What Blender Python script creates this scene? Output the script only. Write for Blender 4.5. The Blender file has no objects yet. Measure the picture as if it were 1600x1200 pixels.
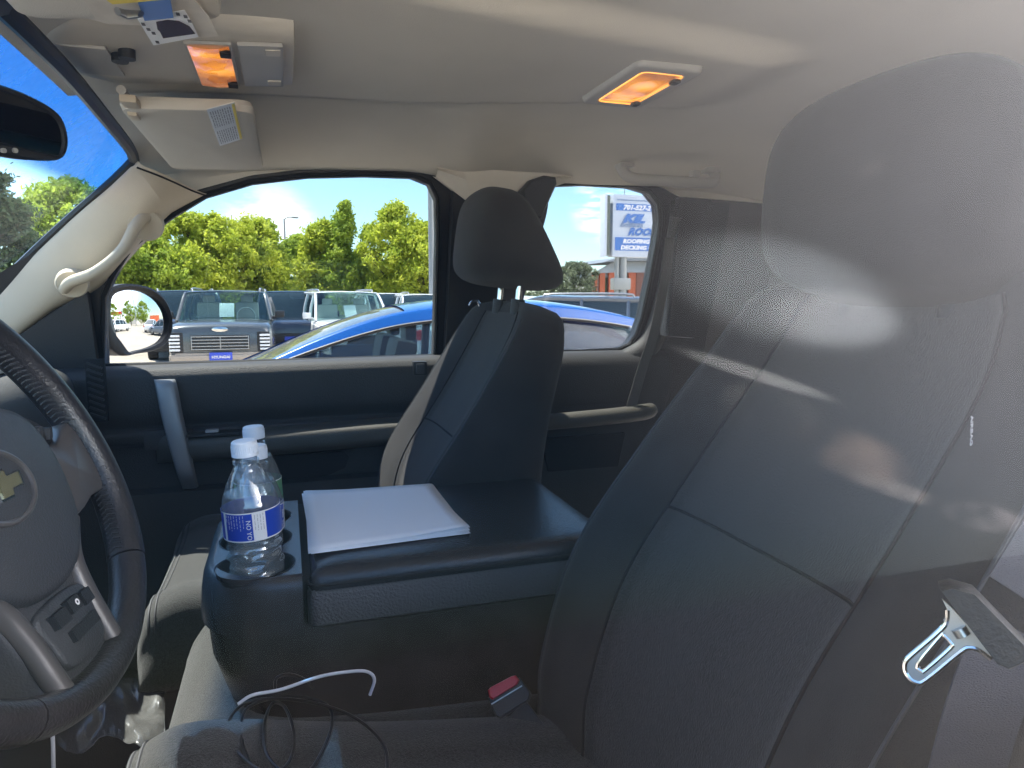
import bpy, bmesh, math, random
from mathutils import Vector, Matrix, noise
from mathutils.geometry import tessellate_polygon
R = math.radians
sc = bpy.context.scene
col = sc.collection
# ------------------------------------------------------------------ camera, world, sun, exposure
CZ = 1.55
cam = bpy.data.cameras.new('camera'); camo = bpy.data.objects.new('camera', cam); col.objects.link(camo)
camo.location = (0, 0, CZ); camo.rotation_euler = (R(90 - 7), 0, R(-18))
cam.sensor_width = 36; cam.lens = 24.3; cam.clip_start = 0.01; cam.clip_end = 15000
sc.camera = camo
SUN_EL, SUN_DIR = 61.5, Vector((-0.35, 0.30, 0))          # horizontal direction towards the sun
SUN_DIR.normalize()
sd = Vector((SUN_DIR.x * math.cos(R(SUN_EL)), SUN_DIR.y * math.cos(R(SUN_EL)), math.sin(R(SUN_EL))))
sun = bpy.data.lights.new('sun', 'SUN'); sun.energy = 5.0; sun.angle = R(0.5); sun.color = (1, 0.95, 0.87)
suno = bpy.data.objects.new('sun', sun); col.objects.link(suno); suno.rotation_euler = sd.to_track_quat('Z', 'Y').to_euler()
w = bpy.data.worlds.new('World'); sc.world = w; w.use_nodes = True
nt = w.node_tree; nt.nodes.clear()
def N(nt, t, **k):
    n = nt.nodes.new(t)
    for a, b in k.items(): setattr(n, a, b)
    return n
sky = N(nt, 'ShaderNodeTexSky', sky_type='NISHITA', sun_disc=False, sun_elevation=R(SUN_EL), sun_rotation=math.atan2(SUN_DIR.x, SUN_DIR.y),
        air_density=1.0, dust_density=0.25, ozone_density=3.0)
L = nt.links.new
tc = N(nt, 'ShaderNodeTexCoord')
def cloud_layer(prev, direction, size, thr, scale, stretch, colr, off=(0, 0, 0), amount=1.0):
    """clouds around one compass direction of the sky: noise cut by distance from that direction"""
    d = Vector(direction).normalized()
    dt = N(nt, 'ShaderNodeVectorMath', operation='DOT_PRODUCT'); dt.inputs[1].default_value = d
    nrm = N(nt, 'ShaderNodeVectorMath', operation='NORMALIZE'); L(tc.outputs['Generated'], nrm.inputs[0]); L(nrm.outputs[0], dt.inputs[0])
    mk = N(nt, 'ShaderNodeMapRange'); mk.interpolation_type = 'SMOOTHSTEP'; mk.inputs[1].default_value = math.cos(R(size)); mk.inputs[2].default_value = math.cos(R(size * 0.25))
    L(dt.outputs['Value'], mk.inputs[0])
    mp = N(nt, 'ShaderNodeMapping'); mp.inputs['Scale'].default_value = stretch; mp.inputs['Location'].default_value = off
    nz = N(nt, 'ShaderNodeTexNoise'); nz.inputs['Scale'].default_value = scale; nz.inputs['Detail'].default_value = 9; nz.inputs['Roughness'].default_value = 0.58
    L(nrm.outputs[0], mp.inputs[0]); L(mp.outputs[0], nz.inputs[0])
    cr = N(nt, 'ShaderNodeMapRange'); cr.interpolation_type = 'SMOOTHSTEP'; cr.inputs[1].default_value = thr[0]; cr.inputs[2].default_value = thr[1]; L(nz.outputs[0], cr.inputs[0])
    mu = N(nt, 'ShaderNodeMath', operation='MULTIPLY'); L(mk.outputs[0], mu.inputs[0]); L(cr.outputs[0], mu.inputs[1])
    m2 = N(nt, 'ShaderNodeMath', operation='MULTIPLY'); m2.inputs[1].default_value = amount; L(mu.outputs[0], m2.inputs[0])
    mx = N(nt, 'ShaderNodeMixRGB'); mx.inputs[2].default_value = (*colr, 1); L(m2.outputs[0], mx.inputs[0]); L(prev, mx.inputs[1]); return mx.outputs[0]
tint = N(nt, 'ShaderNodeMixRGB', blend_type='MULTIPLY'); tint.inputs[0].default_value = 1; tint.inputs[2].default_value = (0.84, 0.95, 1.00, 1); L(sky.outputs[0], tint.inputs[1])
cur = tint.outputs[0]
def streak_layer(prev, A, B, width, colr, amount, thr=(0.35, 0.6), scale=9.0):
    """bright streak painted in the sky from A to B, for reflections in the driver glass"""
    A = Vector(A).normalized(); B = Vector(B).normalized(); c = (A + B) / 2; e1 = (B - A).normalized(); e2 = c.normalized().cross(e1); hl = (B - A).length / 2
    nrm = N(nt, 'ShaderNodeVectorMath', operation='NORMALIZE'); L(tc.outputs['Generated'], nrm.inputs[0]); parts = []
    for e, l in ((e1, hl), (e2, width)):
        d = N(nt, 'ShaderNodeVectorMath', operation='DOT_PRODUCT'); d.inputs[1].default_value = e / l; L(nrm.outputs[0], d.inputs[0])
        q = N(nt, 'ShaderNodeMath', operation='SUBTRACT'); q.inputs[1].default_value = c.dot(e) / l; L(d.outputs['Value'], q.inputs[0])
        p = N(nt, 'ShaderNodeMath', operation='MULTIPLY'); L(q.outputs[0], p.inputs[0]); L(q.outputs[0], p.inputs[1]); parts.append(p)
    d = N(nt, 'ShaderNodeVectorMath', operation='DOT_PRODUCT'); d.inputs[1].default_value = c.normalized(); L(nrm.outputs[0], d.inputs[0])
    front = N(nt, 'ShaderNodeMath', operation='GREATER_THAN'); front.inputs[1].default_value = 0.5; L(d.outputs['Value'], front.inputs[0])
    sm = N(nt, 'ShaderNodeMath', operation='ADD'); L(parts[0].outputs[0], sm.inputs[0]); L(parts[1].outputs[0], sm.inputs[1])
    mk = N(nt, 'ShaderNodeMapRange'); mk.interpolation_type = 'SMOOTHSTEP'; mk.inputs[1].default_value = 1.0; mk.inputs[2].default_value = 0.1; L(sm.outputs[0], mk.inputs[0])
    nz = N(nt, 'ShaderNodeTexNoise'); nz.inputs['Scale'].default_value = scale; nz.inputs['Detail'].default_value = 5; L(nrm.outputs[0], nz.inputs[0])
    cr = N(nt, 'ShaderNodeMapRange'); cr.inputs[1].default_value = thr[0]; cr.inputs[2].default_value = thr[1]; L(nz.outputs[0], cr.inputs[0])
    m1 = N(nt, 'ShaderNodeMath', operation='MULTIPLY'); L(mk.outputs[0], m1.inputs[0]); L(cr.outputs[0], m1.inputs[1])
    m2 = N(nt, 'ShaderNodeMath', operation='MULTIPLY'); L(m1.outputs[0], m2.inputs[0]); L(front.outputs[0], m2.inputs[1])
    m3 = N(nt, 'ShaderNodeMath', operation='MULTIPLY'); m3.inputs[1].default_value = amount; L(m2.outputs[0], m3.inputs[0])
    mx = N(nt, 'ShaderNodeMixRGB'); mx.inputs[2].default_value = (*colr, 1); L(m3.outputs[0], mx.inputs[0]); L(prev, mx.inputs[1]); return mx.outputs[0]
cur = cloud_layer(cur, (0.88, -0.42, 0.52), 43, (0.10, 0.58), 0.9, (1, 1, 1.2), (20.0, 19.2, 20.2), (0.3, 0.1, 0.2), 0.95)  # bright bank out of view, added to haze the driver glass and fill the cab
cur = streak_layer(cur, (0.49, -0.745, 0.47), (0.745, -0.605, 0.275), 0.078, (58, 60, 64), 0.8, (0.25, 0.55), 3.0)  # streaks out of view, painted to show as reflections in the driver glass
cur = streak_layer(cur, (0.60, -0.70, 0.36), (0.74, -0.61, 0.285), 0.045, (82, 82, 86), 0.7, (0.25, 0.55), 3.0)
cur = streak_layer(cur, (0.50, -0.79, 0.35), (0.69, -0.69, 0.215), 0.011, (62, 60, 60), 0.85, (0.30, 0.45))
cur = streak_layer(cur, (0.56, -0.78, 0.27), (0.66, -0.71, 0.20), 0.034, (38, 36, 35), 0.8, (0.42, 0.58), 12)
cur = streak_layer(cur, (0.62, -0.74, 0.20), (0.74, -0.66, 0.10), 0.036, (44, 35, 32), 0.8, (0.36, 0.60), 14)
cur = streak_layer(cur, (0.665, -0.72, 0.135), (0.755, -0.65, 0.065), 0.013, (52, 46, 44), 0.85, (0.34, 0.58), 16)
cur = streak_layer(cur, (0.74, -0.66, 0.065), (0.80, -0.60, 0.03), 0.020, (44, 40, 41), 0.8, (0.36, 0.60), 14)
cur = streak_layer(cur, (0.655, -0.60, 0.45), (0.71, -0.52, 0.475), 0.014, (38, 35, 35), 0.7, (0.35, 0.55), 6)
cur = cloud_layer(cur, (-0.02, 1.0, 0.085), 4.6, (0.42, 0.58), 6.0, (1, 1, 3.0), (7.6, 7.8, 8.0), (0.0, 0.2, 0.1), 0.85)
cur = cloud_layer(cur, (0.43, 0.90, 0.125), 3.2, (0.44, 0.58), 12.0, (1, 1, 5.0), (7.4, 7.6, 7.8), (0.1, 0.1, 0.5), 0.8)
bg = N(nt, 'ShaderNodeBackground'); bg.inputs[1].default_value = 0.13; wo = N(nt, 'ShaderNodeOutputWorld')
L(cur, bg.inputs[0]); L(bg.outputs[0], wo.inputs[0])
vs = sc.view_settings; vs.view_transform = 'Standard'; vs.look = 'None'; vs.gamma = 1; vs.exposure = 1.95; vs.use_curve_mapping = False
cy = sc.cycles; cy.max_bounces = 12; cy.diffuse_bounces = 6; cy.glossy_bounces = 5; cy.transmission_bounces = 10; cy.transparent_max_bounces = 24
cy.caustics_reflective = False; cy.caustics_refractive = False; cy.sample_clamp_indirect = 6; cy.use_denoising = True

# ------------------------------------------------------------------ helpers
def camray(x, y):
    fw = Vector((math.sin(R(18)) * math.cos(R(7)), math.cos(R(18)) * math.cos(R(7)), -math.sin(R(7))))
    rt = Vector((math.cos(R(18)), -math.sin(R(18)), 0)); up = rt.cross(fw)
    return fw + rt * (x - 800) / 1080 + up * (600 - y) / 1080
C0 = Vector((0, 0, CZ))
def atY(x, y, Y): d = camray(x, y); return C0 + d * (Y / d.y)
def atZ(x, y, Z): d = camray(x, y); return C0 + d * ((Z - CZ) / d.z)
def ysp(z): return 1.72 - 0.25 * (z - 1.40)              # the passenger side window plane, leaning inboard
def atS(x, y, off=0):
    d = camray(x, y); t = (1.72 + off - 0.25 * (CZ - 1.40)) / (d.y + 0.25 * d.z); return C0 + d * t

MATS = {}
def mat(name, colr, rough=0.6, metal=0.0, bump=0.0, bscale=200, var=0.0, vscale=8, coat=0.0, spec=0.5, emit=None, estr=0, stretch=(1, 1, 1), sheen=0, col2=None):
    m = bpy.data.materials.new(name); m.use_nodes = True; t = m.node_tree; b = t.nodes['Principled BSDF']
    b.inputs['Base Color'].default_value = (*colr, 1); b.inputs['Roughness'].default_value = rough; b.inputs['Metallic'].default_value = metal
    b.inputs['Specular IOR Level'].default_value = spec; b.inputs['Coat Weight'].default_value = coat; b.inputs['Sheen Weight'].default_value = sheen
    if emit: b.inputs['Emission Color'].default_value = (*emit, 1); b.inputs['Emission Strength'].default_value = estr
    if bump or var or col2:
        c = N(t, 'ShaderNodeTexCoord'); mp = N(t, 'ShaderNodeMapping'); mp.inputs['Scale'].default_value = stretch
        t.links.new(c.outputs['Object'], mp.inputs[0])
    if bump:
        n = N(t, 'ShaderNodeTexNoise'); n.inputs['Scale'].default_value = bscale; n.inputs['Detail'].default_value = 3
        bp = N(t, 'ShaderNodeBump'); bp.inputs['Strength'].default_value = bump; bp.inputs['Distance'].default_value = 0.002
        t.links.new(mp.outputs[0], n.inputs[0]); t.links.new(n.outputs[0], bp.inputs['Height']); t.links.new(bp.outputs[0], b.inputs['Normal'])
    if var or col2:
        n = N(t, 'ShaderNodeTexNoise'); n.inputs['Scale'].default_value = vscale; n.inputs['Detail'].default_value = 5; n.inputs['Roughness'].default_value = 0.6
        r = N(t, 'ShaderNodeValToRGB'); r.color_ramp.elements[0].position = 0.35; r.color_ramp.elements[1].position = 0.65
        c2 = col2 or tuple(min(1, q * (1 + var)) for q in colr); c1 = colr if col2 else tuple(q * (1 - var) for q in colr)
        r.color_ramp.elements[0].color = (*c1, 1); r.color_ramp.elements[1].color = (*c2, 1)
        t.links.new(mp.outputs[0], n.inputs[0]); t.links.new(n.outputs[0], r.inputs[0]); t.links.new(r.outputs[0], b.inputs['Base Color'])
    MATS[name] = m; return m
def thin_glass(name, tint=(1, 1, 1), k=1.7, rough=0.0, dust_haze=0.0, curve=None):
    m = bpy.data.materials.new(name); m.use_nodes = True; t = m.node_tree; t.nodes.clear()
    o = N(t, 'ShaderNodeOutputMaterial'); tr = N(t, 'ShaderNodeBsdfTransparent'); tr.inputs[0].default_value = (*tint, 1)
    g = N(t, 'ShaderNodeBsdfGlossy'); g.inputs['Roughness'].default_value = rough
    f = N(t, 'ShaderNodeFresnel'); f.inputs[0].default_value = 1.5
    mu = N(t, 'ShaderNodeMath', operation='MULTIPLY', use_clamp=True); mu.inputs[1].default_value = k
    # always look the Fresnel up from outside: flip the normal on back faces is done by the node itself, so use a layer weight instead
    lw = N(t, 'ShaderNodeLayerWeight'); lw.inputs['Blend'].default_value = 0.35
    ma = N(t, 'ShaderNodeMath', operation='POWER'); ma.inputs[1].default_value = 3.0
    md = N(t, 'ShaderNodeMath', operation='MULTIPLY_ADD', use_clamp=True); md.inputs[1].default_value = 0.7 * k / 1.7; md.inputs[2].default_value = 0.045 * k
    if curve: ma.inputs[1].default_value, md.inputs[1].default_value, md.inputs[2].default_value = curve
    t.nodes.remove(f); t.nodes.remove(mu)
    ms = N(t, 'ShaderNodeMixShader')
    t.links.new(lw.outputs['Facing'], ma.inputs[0]); t.links.new(ma.outputs[0], md.inputs[0]); t.links.new(md.outputs[0], ms.inputs[0])
    t.links.new(tr.outputs[0], ms.inputs[1]); t.links.new(g.outputs[0], ms.inputs[2])
    last = ms
    if dust_haze:
        d = N(t, 'ShaderNodeBsdfDiffuse'); d.inputs[0].default_value = (0.8, 0.78, 0.74, 1)
        c = N(t, 'ShaderNodeTexCoord'); n = N(t, 'ShaderNodeTexNoise'); n.inputs['Scale'].default_value = 14; n.inputs['Detail'].default_value = 8
        mp = N(t, 'ShaderNodeMapping'); mp.inputs['Scale'].default_value = (1, 3, 3)
        mm = N(t, 'ShaderNodeMath', operation='MULTIPLY'); mm.inputs[1].default_value = dust_haze
        m2 = N(t, 'ShaderNodeMixShader')
        t.links.new(c.outputs['Object'], mp.inputs[0]); t.links.new(mp.outputs[0], n.inputs[0]); t.links.new(n.outputs[0], mm.inputs[0])
        t.links.new(mm.outputs[0], m2.inputs[0]); t.links.new(ms.outputs[0], m2.inputs[1]); t.links.new(d.outputs[0], m2.inputs[2]); last = m2
    t.links.new(last.outputs[0], o.inputs[0]); MATS[name] = m; return m

def tag(o, label=None, cat=None, group=None, kind=None):
    if label: o['label'] = label
    if cat: o['category'] = cat
    if group: o['group'] = group
    if kind: o['kind'] = kind
    return o
def empty(name, loc=(0, 0, 0), rz=0, label=None, cat=None, group=None):
    o = bpy.data.objects.new(name, None); col.objects.link(o); o.location = loc; o.rotation_euler = (0, 0, rz)
    o.empty_display_size = 0.05
    o['_l'] = 0; del o['_l']
    return tag(o, label, cat, group)
class MB:
    """collects geometry, builds ONE mesh object (coordinates in the parent's frame)"""
    def __init__(s): s.v = []; s.f = []; s.mi = []; s.cur = 0
    def add(s, vs, fs):
        n = len(s.v); s.v += [Vector(p) for p in vs]; s.f += [tuple(i + n for i in f) for f in fs]; s.mi += [s.cur] * len(fs); return s
    def grid(s, rows, cu=False, cv=False, flip=False):
        nu, nv = len(rows), len(rows[0]); vs = [p for r in rows for p in r]; fs = []
        for i in range(nu if cu else nu - 1):
            for j in range(nv if cv else nv - 1):
                a, b, c, d = i * nv + j, i * nv + (j + 1) % nv, ((i + 1) % nu) * nv + (j + 1) % nv, ((i + 1) % nu) * nv + j
                fs.append((a, d, c, b) if flip else (a, b, c, d))
        return s.add(vs, fs)
    def cap(s, ring, flip=False):
        f = tuple(range(len(ring))); return s.add(ring, [f[::-1] if flip else f])
    def box(s, c, size, bev=0.0, rot=None, seg=2):
        bm = bmesh.new(); bmesh.ops.create_cube(bm, size=1)
        for v in bm.verts: v.co = Vector((v.co.x * size[0], v.co.y * size[1], v.co.z * size[2]))
        if bev: bmesh.ops.bevel(bm, geom=bm.edges[:], offset=bev, segments=seg, affect='EDGES', profile=0.7)
        M = Matrix.Translation(c) @ (rot.to_4x4() if rot is not None else Matrix())
        bm.verts.index_update(); vs = [M @ v.co for v in bm.verts]; fs = [[v.index for v in f.verts] for f in bm.faces]; bm.free()
        return s.add(vs, fs)
    def tube(s, pts, r, n=10, closed=False, sm=0, rz=None, caps=True):
        """r: number or list; rz: flatten ratio along the frame's second axis"""
        pts = [Vector(p) for p in pts]
        if sm:
            P = pts; pts = crom(P, sm, closed)
            if isinstance(r, (list, tuple)): r = [q[0] for q in crom([Vector((x, 0, 0)) for x in r], sm, closed)]
        m = len(pts); rs = r if isinstance(r, (list, tuple)) else [r] * m
        tan = []
        for i in range(m):
            a = pts[(i - 1) % m] if closed or i else pts[0]; b = pts[(i + 1) % m] if closed or i < m - 1 else pts[-1]
            tan.append((b - a).normalized())
        nrm = tan[0].orthogonal().normalized(); rows = []
        for i in range(m):
            nrm = (nrm - tan[i] * nrm.dot(tan[i])).normalized(); bi = tan[i].cross(nrm)
            rows.append([pts[i] + (nrm * math.cos(2 * math.pi * k / n) + bi * math.sin(2 * math.pi * k / n) * (rz or 1)) * rs[i] for k in range(n)])
        s.grid(rows, cu=closed, cv=True)
        if not closed and caps: s.cap(rows[0]); s.cap(rows[-1], True)
        return s
    def lathe(s, prof, n=40, c=(0, 0, 0)):
        c = Vector(c); rows = [[c + Vector((r * math.cos(2 * math.pi * k / n), r * math.sin(2 * math.pi * k / n), z)) for k in range(n)] for r, z in prof]
        return s.grid(rows, cv=True, flip=True)
    def plate(s, outer, holes=(), w0=0, w1=0.01, mapf=None):
        mapf = mapf or (lambda u, v, w: Vector((u, v, w)))
        loops = [list(outer)] + [list(h) for h in holes]
        flat = [p for l in loops for p in l]
        tris = tessellate_polygon([[Vector((p[0], p[1], 0)) for p in l] for l in loops])
        s.add([mapf(p[0], p[1], w1) for p in flat], [tuple(t) for t in tris])
        s.add([mapf(p[0], p[1], w0) for p in flat], [tuple(t)[::-1] for t in tris])
        for l in loops:
            s.grid([[mapf(p[0], p[1], w0) for p in l], [mapf(p[0], p[1], w1) for p in l]], cv=True)
        return s
    def build(s, name, m, parent=None, smooth=True, angle=40, fixn=True, loc=None, uvless=True):
        me = bpy.data.meshes.new(name); me.from_pydata([tuple(v) for v in s.v], [], s.f)
        ms = m if isinstance(m, (list, tuple)) else [m]
        for q in ms: me.materials.append(MATS[q] if isinstance(q, str) else q)
        if len(ms) > 1: me.polygons.foreach_set('material_index', s.mi)
        bm = bmesh.new(); bm.from_mesh(me); bmesh.ops.remove_doubles(bm, verts=bm.verts, dist=1e-5)
        if fixn: bmesh.ops.recalc_face_normals(bm, faces=bm.faces)
        bm.to_mesh(me); bm.free()
        if smooth:
            me.polygons.foreach_set('use_smooth', [True] * len(me.polygons)); me.set_sharp_from_angle(angle=R(angle))
        me.update(); o = bpy.data.objects.new(name, me); col.objects.link(o)
        if parent: o.parent = parent
        if loc is not None: o.location = loc
        return o
def crom(P, k=6, closed=False):
    P = [Vector(p) for p in P]; n = len(P); out = []
    for i in range(n if closed else n - 1):
        p0 = P[(i - 1) % n] if closed or i else P[0] * 2 - P[1]; p1 = P[i]; p2 = P[(i + 1) % n]
        p3 = P[(i + 2) % n] if closed or i < n - 2 else P[-1] * 2 - P[-2]
        for j in range(k):
            t = j / k; out.append(0.5 * ((2 * p1) + (p2 - p0) * t + (2 * p0 - 5 * p1 + 4 * p2 - p3) * t * t + (3 * p1 - p0 - 3 * p2 + p3) * t ** 3))
    if not closed: out.append(P[-1].copy())
    return out
def loft(secs, ku=6, kv=6, closed=True):
    """secs: list of control rings (same count) -> dense grid rows"""
    dense = [crom(s_, kv, closed) for s_ in secs]
    cols = [crom([d[j] for d in dense], ku) for j in range(len(dense[0]))]
    return [[c[i] for c in cols] for i in range(len(cols[0]))]
def sstep(a, b, x):
    t = max(0, min(1, (x - a) / (b - a))); return t * t * (3 - 2 * t)
def interp(tab, x):
    if x <= tab[0][0]: return tab[0][1]
    for (a, fa), (b, fb) in zip(tab, tab[1:]):
        if x <= b: return fa + (fb - fa) * (x - a) / (b - a)
    return tab[-1][1]
def kids(o): return list(o.children)
def copy_tree(o, parent=None):
    c = o.copy(); col.objects.link(c); c.parent = parent
    if parent: c.matrix_parent_inverse = o.matrix_parent_inverse.copy()
    for ch in kids(o): copy_tree(ch, c)
    return c
def text_obj(name, body, size, m, parent, loc, rot, shear=0, extr=0.001, bold=0.0, align='LEFT', sx=1.0, space=1.0):
    cu = bpy.data.curves.new(name, 'FONT'); cu.body = body; cu.size = size; cu.shear = shear; cu.extrude = extr; cu.offset = bold; cu.align_x = align; cu.space_character = space
    t = bpy.data.objects.new('t', cu); col.objects.link(t)
    dg = bpy.context.evaluated_depsgraph_get(); dg.update()
    me = bpy.data.meshes.new_from_object(t.evaluated_get(dg)); bpy.data.objects.remove(t)
    M = Matrix.Translation(loc) @ rot.to_4x4() @ Matrix.Scale(sx, 4, (1, 0, 0)); me.transform(M); me.materials.clear(); me.materials.append(MATS[m]); me.name = name
    o = bpy.data.objects.new(name, me); col.objects.link(o); o.parent = parent; return o
def textmesh(body, size, shear=0, extr=0.0005, bold=0.0, space=1.0):
    cu = bpy.data.curves.new('t', 'FONT'); cu.body = body; cu.size = size; cu.shear = shear; cu.extrude = extr; cu.offset = bold; cu.space_character = space; cu.resolution_u = 2
    t = bpy.data.objects.new('t', cu); col.objects.link(t)
    dg = bpy.context.evaluated_depsgraph_get(); dg.update()
    me = bpy.data.meshes.new_from_object(t.evaluated_get(dg)); bpy.data.objects.remove(t)
    vs = [v.co.copy() for v in me.vertices]; fs = [tuple(p.vertices) for p in me.polygons]; bpy.data.meshes.remove(me)
    return vs, fs
def rrect(w_, h_, r, n=5):
    out = []
    for cx, cy_, a0 in ((w_ / 2 - r, h_ / 2 - r, 0), (-w_ / 2 + r, h_ / 2 - r, 90), (-w_ / 2 + r, -h_ / 2 + r, 180), (w_ / 2 - r, -h_ / 2 + r, 270)):
        for k in range(n + 1):
            a = R(a0 + 90 * k / n); out.append((cx + r * math.cos(a), cy_ + r * math.sin(a)))
    return out

# ------------------------------------------------------------------ materials
mat('headliner_cloth', (0.63, 0.595, 0.53), 0.95, bump=0.25, bscale=900, var=0.03, vscale=5, spec=0.1)
mat('beige_plastic', (0.58, 0.50, 0.385), 0.6, bump=0.15, bscale=600, var=0.05, vscale=7)
mat('grey_plastic', (0.42, 0.41, 0.39), 0.6, bump=0.1, bscale=600)
mat('taupe_plastic', (0.56, 0.52, 0.455), 0.62, bump=0.1, bscale=600)
mat('black_plastic', (0.018, 0.019, 0.021), 0.5, bump=0.3, bscale=500, var=0.12, vscale=6)
mat('charcoal_plastic', (0.044, 0.0425, 0.042), 0.62, bump=0.6, bscale=420, var=0.10, vscale=9)
mat('door_plastic', (0.046, 0.0445, 0.044), 0.58, bump=0.8, bscale=380, var=0.10, vscale=9)
mat('armrest_plastic', (0.085, 0.08, 0.068), 0.55, bump=0.5, bscale=380, var=0.08, vscale=9)
mat('console_plastic', (0.034, 0.033, 0.036), 0.26, bump=0.15, bscale=500, var=0.15, vscale=12)
mat('console_leather', (0.024, 0.025, 0.029), 0.27, bump=0.35, bscale=260, var=0.2, vscale=14)
mat('console_side', (0.066, 0.062, 0.066), 0.5, bump=0.9, bscale=300, var=0.06)
mat('wheel_leather', (0.026, 0.025, 0.028), 0.30, bump=0.35, bscale=350, var=0.2, vscale=20)
mat('wheel_hub', (0.042, 0.043, 0.047), 0.5, bump=0.4, bscale=500)
mat('wheel_silver', (0.11, 0.102, 0.10), 0.38, metal=0.35, bump=0.05)
mat('seat_cloth', (0.036, 0.034, 0.034), 0.95, bump=0.5, bscale=1100, var=0.18, vscale=10, sheen=0.12, spec=0.2)
mat('seat_insert', (0.062, 0.058, 0.057), 0.95, bump=1.0, bscale=500, var=0.10, vscale=160, sheen=0.15, spec=0.2, stretch=(1, 1.6, 0.8))
mat('cushion_cloth', (0.044, 0.043, 0.0415), 0.95, bump=1.0, bscale=700, var=0.35, vscale=420, sheen=0.2, spec=0.2)
mat('stitch', (0.05, 0.05, 0.055), 0.7)
mat('seam', (0.012, 0.012, 0.014), 0.9)
mat('belt_web', (0.085, 0.080, 0.092), 0.75, bump=0.8, bscale=900, stretch=(1, 1, 3), var=0.1)
mat('grey_web', (0.11, 0.105, 0.10), 0.8, bump=0.8, bscale=900)
mat('chrome', (0.75, 0.74, 0.73), 0.16, metal=1.0)
mat('dull_metal', (0.5, 0.5, 0.5), 0.35, metal=1.0)
mat('black_rubber', (0.010, 0.010, 0.011), 0.45)
mat('dark', (0.008, 0.008, 0.009), 0.8)
mat('paper', (0.88, 0.89, 0.91), 0.8)
mat('tag_grey', (0.22, 0.22, 0.23), 0.7)
mat('ink', (0.12, 0.12, 0.13), 0.8)
mat('photo_ink', (0.035, 0.015, 0.02), 0.5)
mat('yellow_paper', (0.75, 0.60, 0.12), 0.7)
mat('blue_card', (0.06, 0.14, 0.36), 0.35, coat=0.5)
mat('red_button', (0.62, 0.012, 0.03), 0.3)
mat('gold', (0.36, 0.33, 0.19), 0.25, metal=0.7)
mat('white_cable', (0.62, 0.62, 0.66), 0.4)
mat('black_cable', (0.012, 0.013, 0.015), 0.28)
mat('cap_plastic', (0.80, 0.82, 0.88), 0.4)
mat('label_blue', (0.012, 0.055, 0.42), 0.4)
mat('label_green', (0.10, 0.28, 0.12), 0.4)
mat('label_white', (0.80, 0.78, 0.78), 0.5)
mat('silver_handle', (0.30, 0.31, 0.32), 0.42, metal=0.25, bump=0.15, bscale=500)
mat('orange_reflector', (0.55, 0.24, 0.05), 0.25, emit=(1.0, 0.33, 0.05), estr=0.55, bump=1.0, bscale=60)
mat('filament', (1, 0.7, 0.3), 0.3, emit=(1.0, 0.50, 0.12), estr=3.0)
thin_glass('clear_plastic_bag', (0.85, 0.87, 0.9), 1.4, rough=0.2, dust_haze=0.10)
thin_glass('window_glass', (0.68, 0.69, 0.685), 0.6); thin_glass('privacy_glass', (0.08, 0.09, 0.09), 1.5)
thin_glass('driver_glass', (0.97, 0.98, 0.98), 0.19, rough=0.0, curve=(2.0, 0.10, 0.0026))
thin_glass('lens_glass', (0.95, 0.95, 0.97), 2.5, rough=0.05)
mat('paint_white', (0.78, 0.79, 0.80), 0.3, coat=0.8)
def windshield_mat():
    m = thin_glass('windshield_glass', (0.80, 0.84, 0.83), 1.0, dust_haze=0.22); t = m.node_tree
    tr = next(n for n in t.nodes if n.type == 'BSDF_TRANSPARENT')
    c = N(t, 'ShaderNodeTexCoord'); s = N(t, 'ShaderNodeSeparateXYZ'); r = N(t, 'ShaderNodeMapRange'); r.interpolation_type = 'SMOOTHSTEP'
    r.inputs[1].default_value = 1.742; r.inputs[2].default_value = 1.775
    x = N(t, 'ShaderNodeMixRGB'); x.inputs[1].default_value = (0.80, 0.84, 0.83, 1); x.inputs[2].default_value = (0.045, 0.16, 0.34, 1)
    t.links.new(c.outputs['Object'], s.inputs[0]); t.links.new(s.outputs['Z'], r.inputs[0]); t.links.new(r.outputs[0], x.inputs[0]); t.links.new(x.outputs[0], tr.inputs[0])
windshield_mat()
def glass_solid(name, ior, colr=(1, 1, 1), rough=0.0):
    m = bpy.data.materials.new(name); m.use_nodes = True; b = m.node_tree.nodes['Principled BSDF']
    b.inputs['Base Color'].default_value = (*colr, 1); b.inputs['Transmission Weight'].default_value = 1; b.inputs['IOR'].default_value = ior; b.inputs['Roughness'].default_value = rough
    MATS[name] = m
thin_glass('water', (0.88, 0.95, 0.98), 1.6, rough=0.02, dust_haze=0.16); thin_glass('bottle_plastic', (0.90, 0.94, 0.97), 3.0, rough=0.04, dust_haze=0.10)  # pale diffuse haze mixed in to brighten the clear water and plastic
mat('mirror', (0.86, 0.88, 0.9), 0.0, metal=1.0)
mat('mirror_dim', (0.17, 0.17, 0.175), 0.02, metal=1.0)
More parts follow.
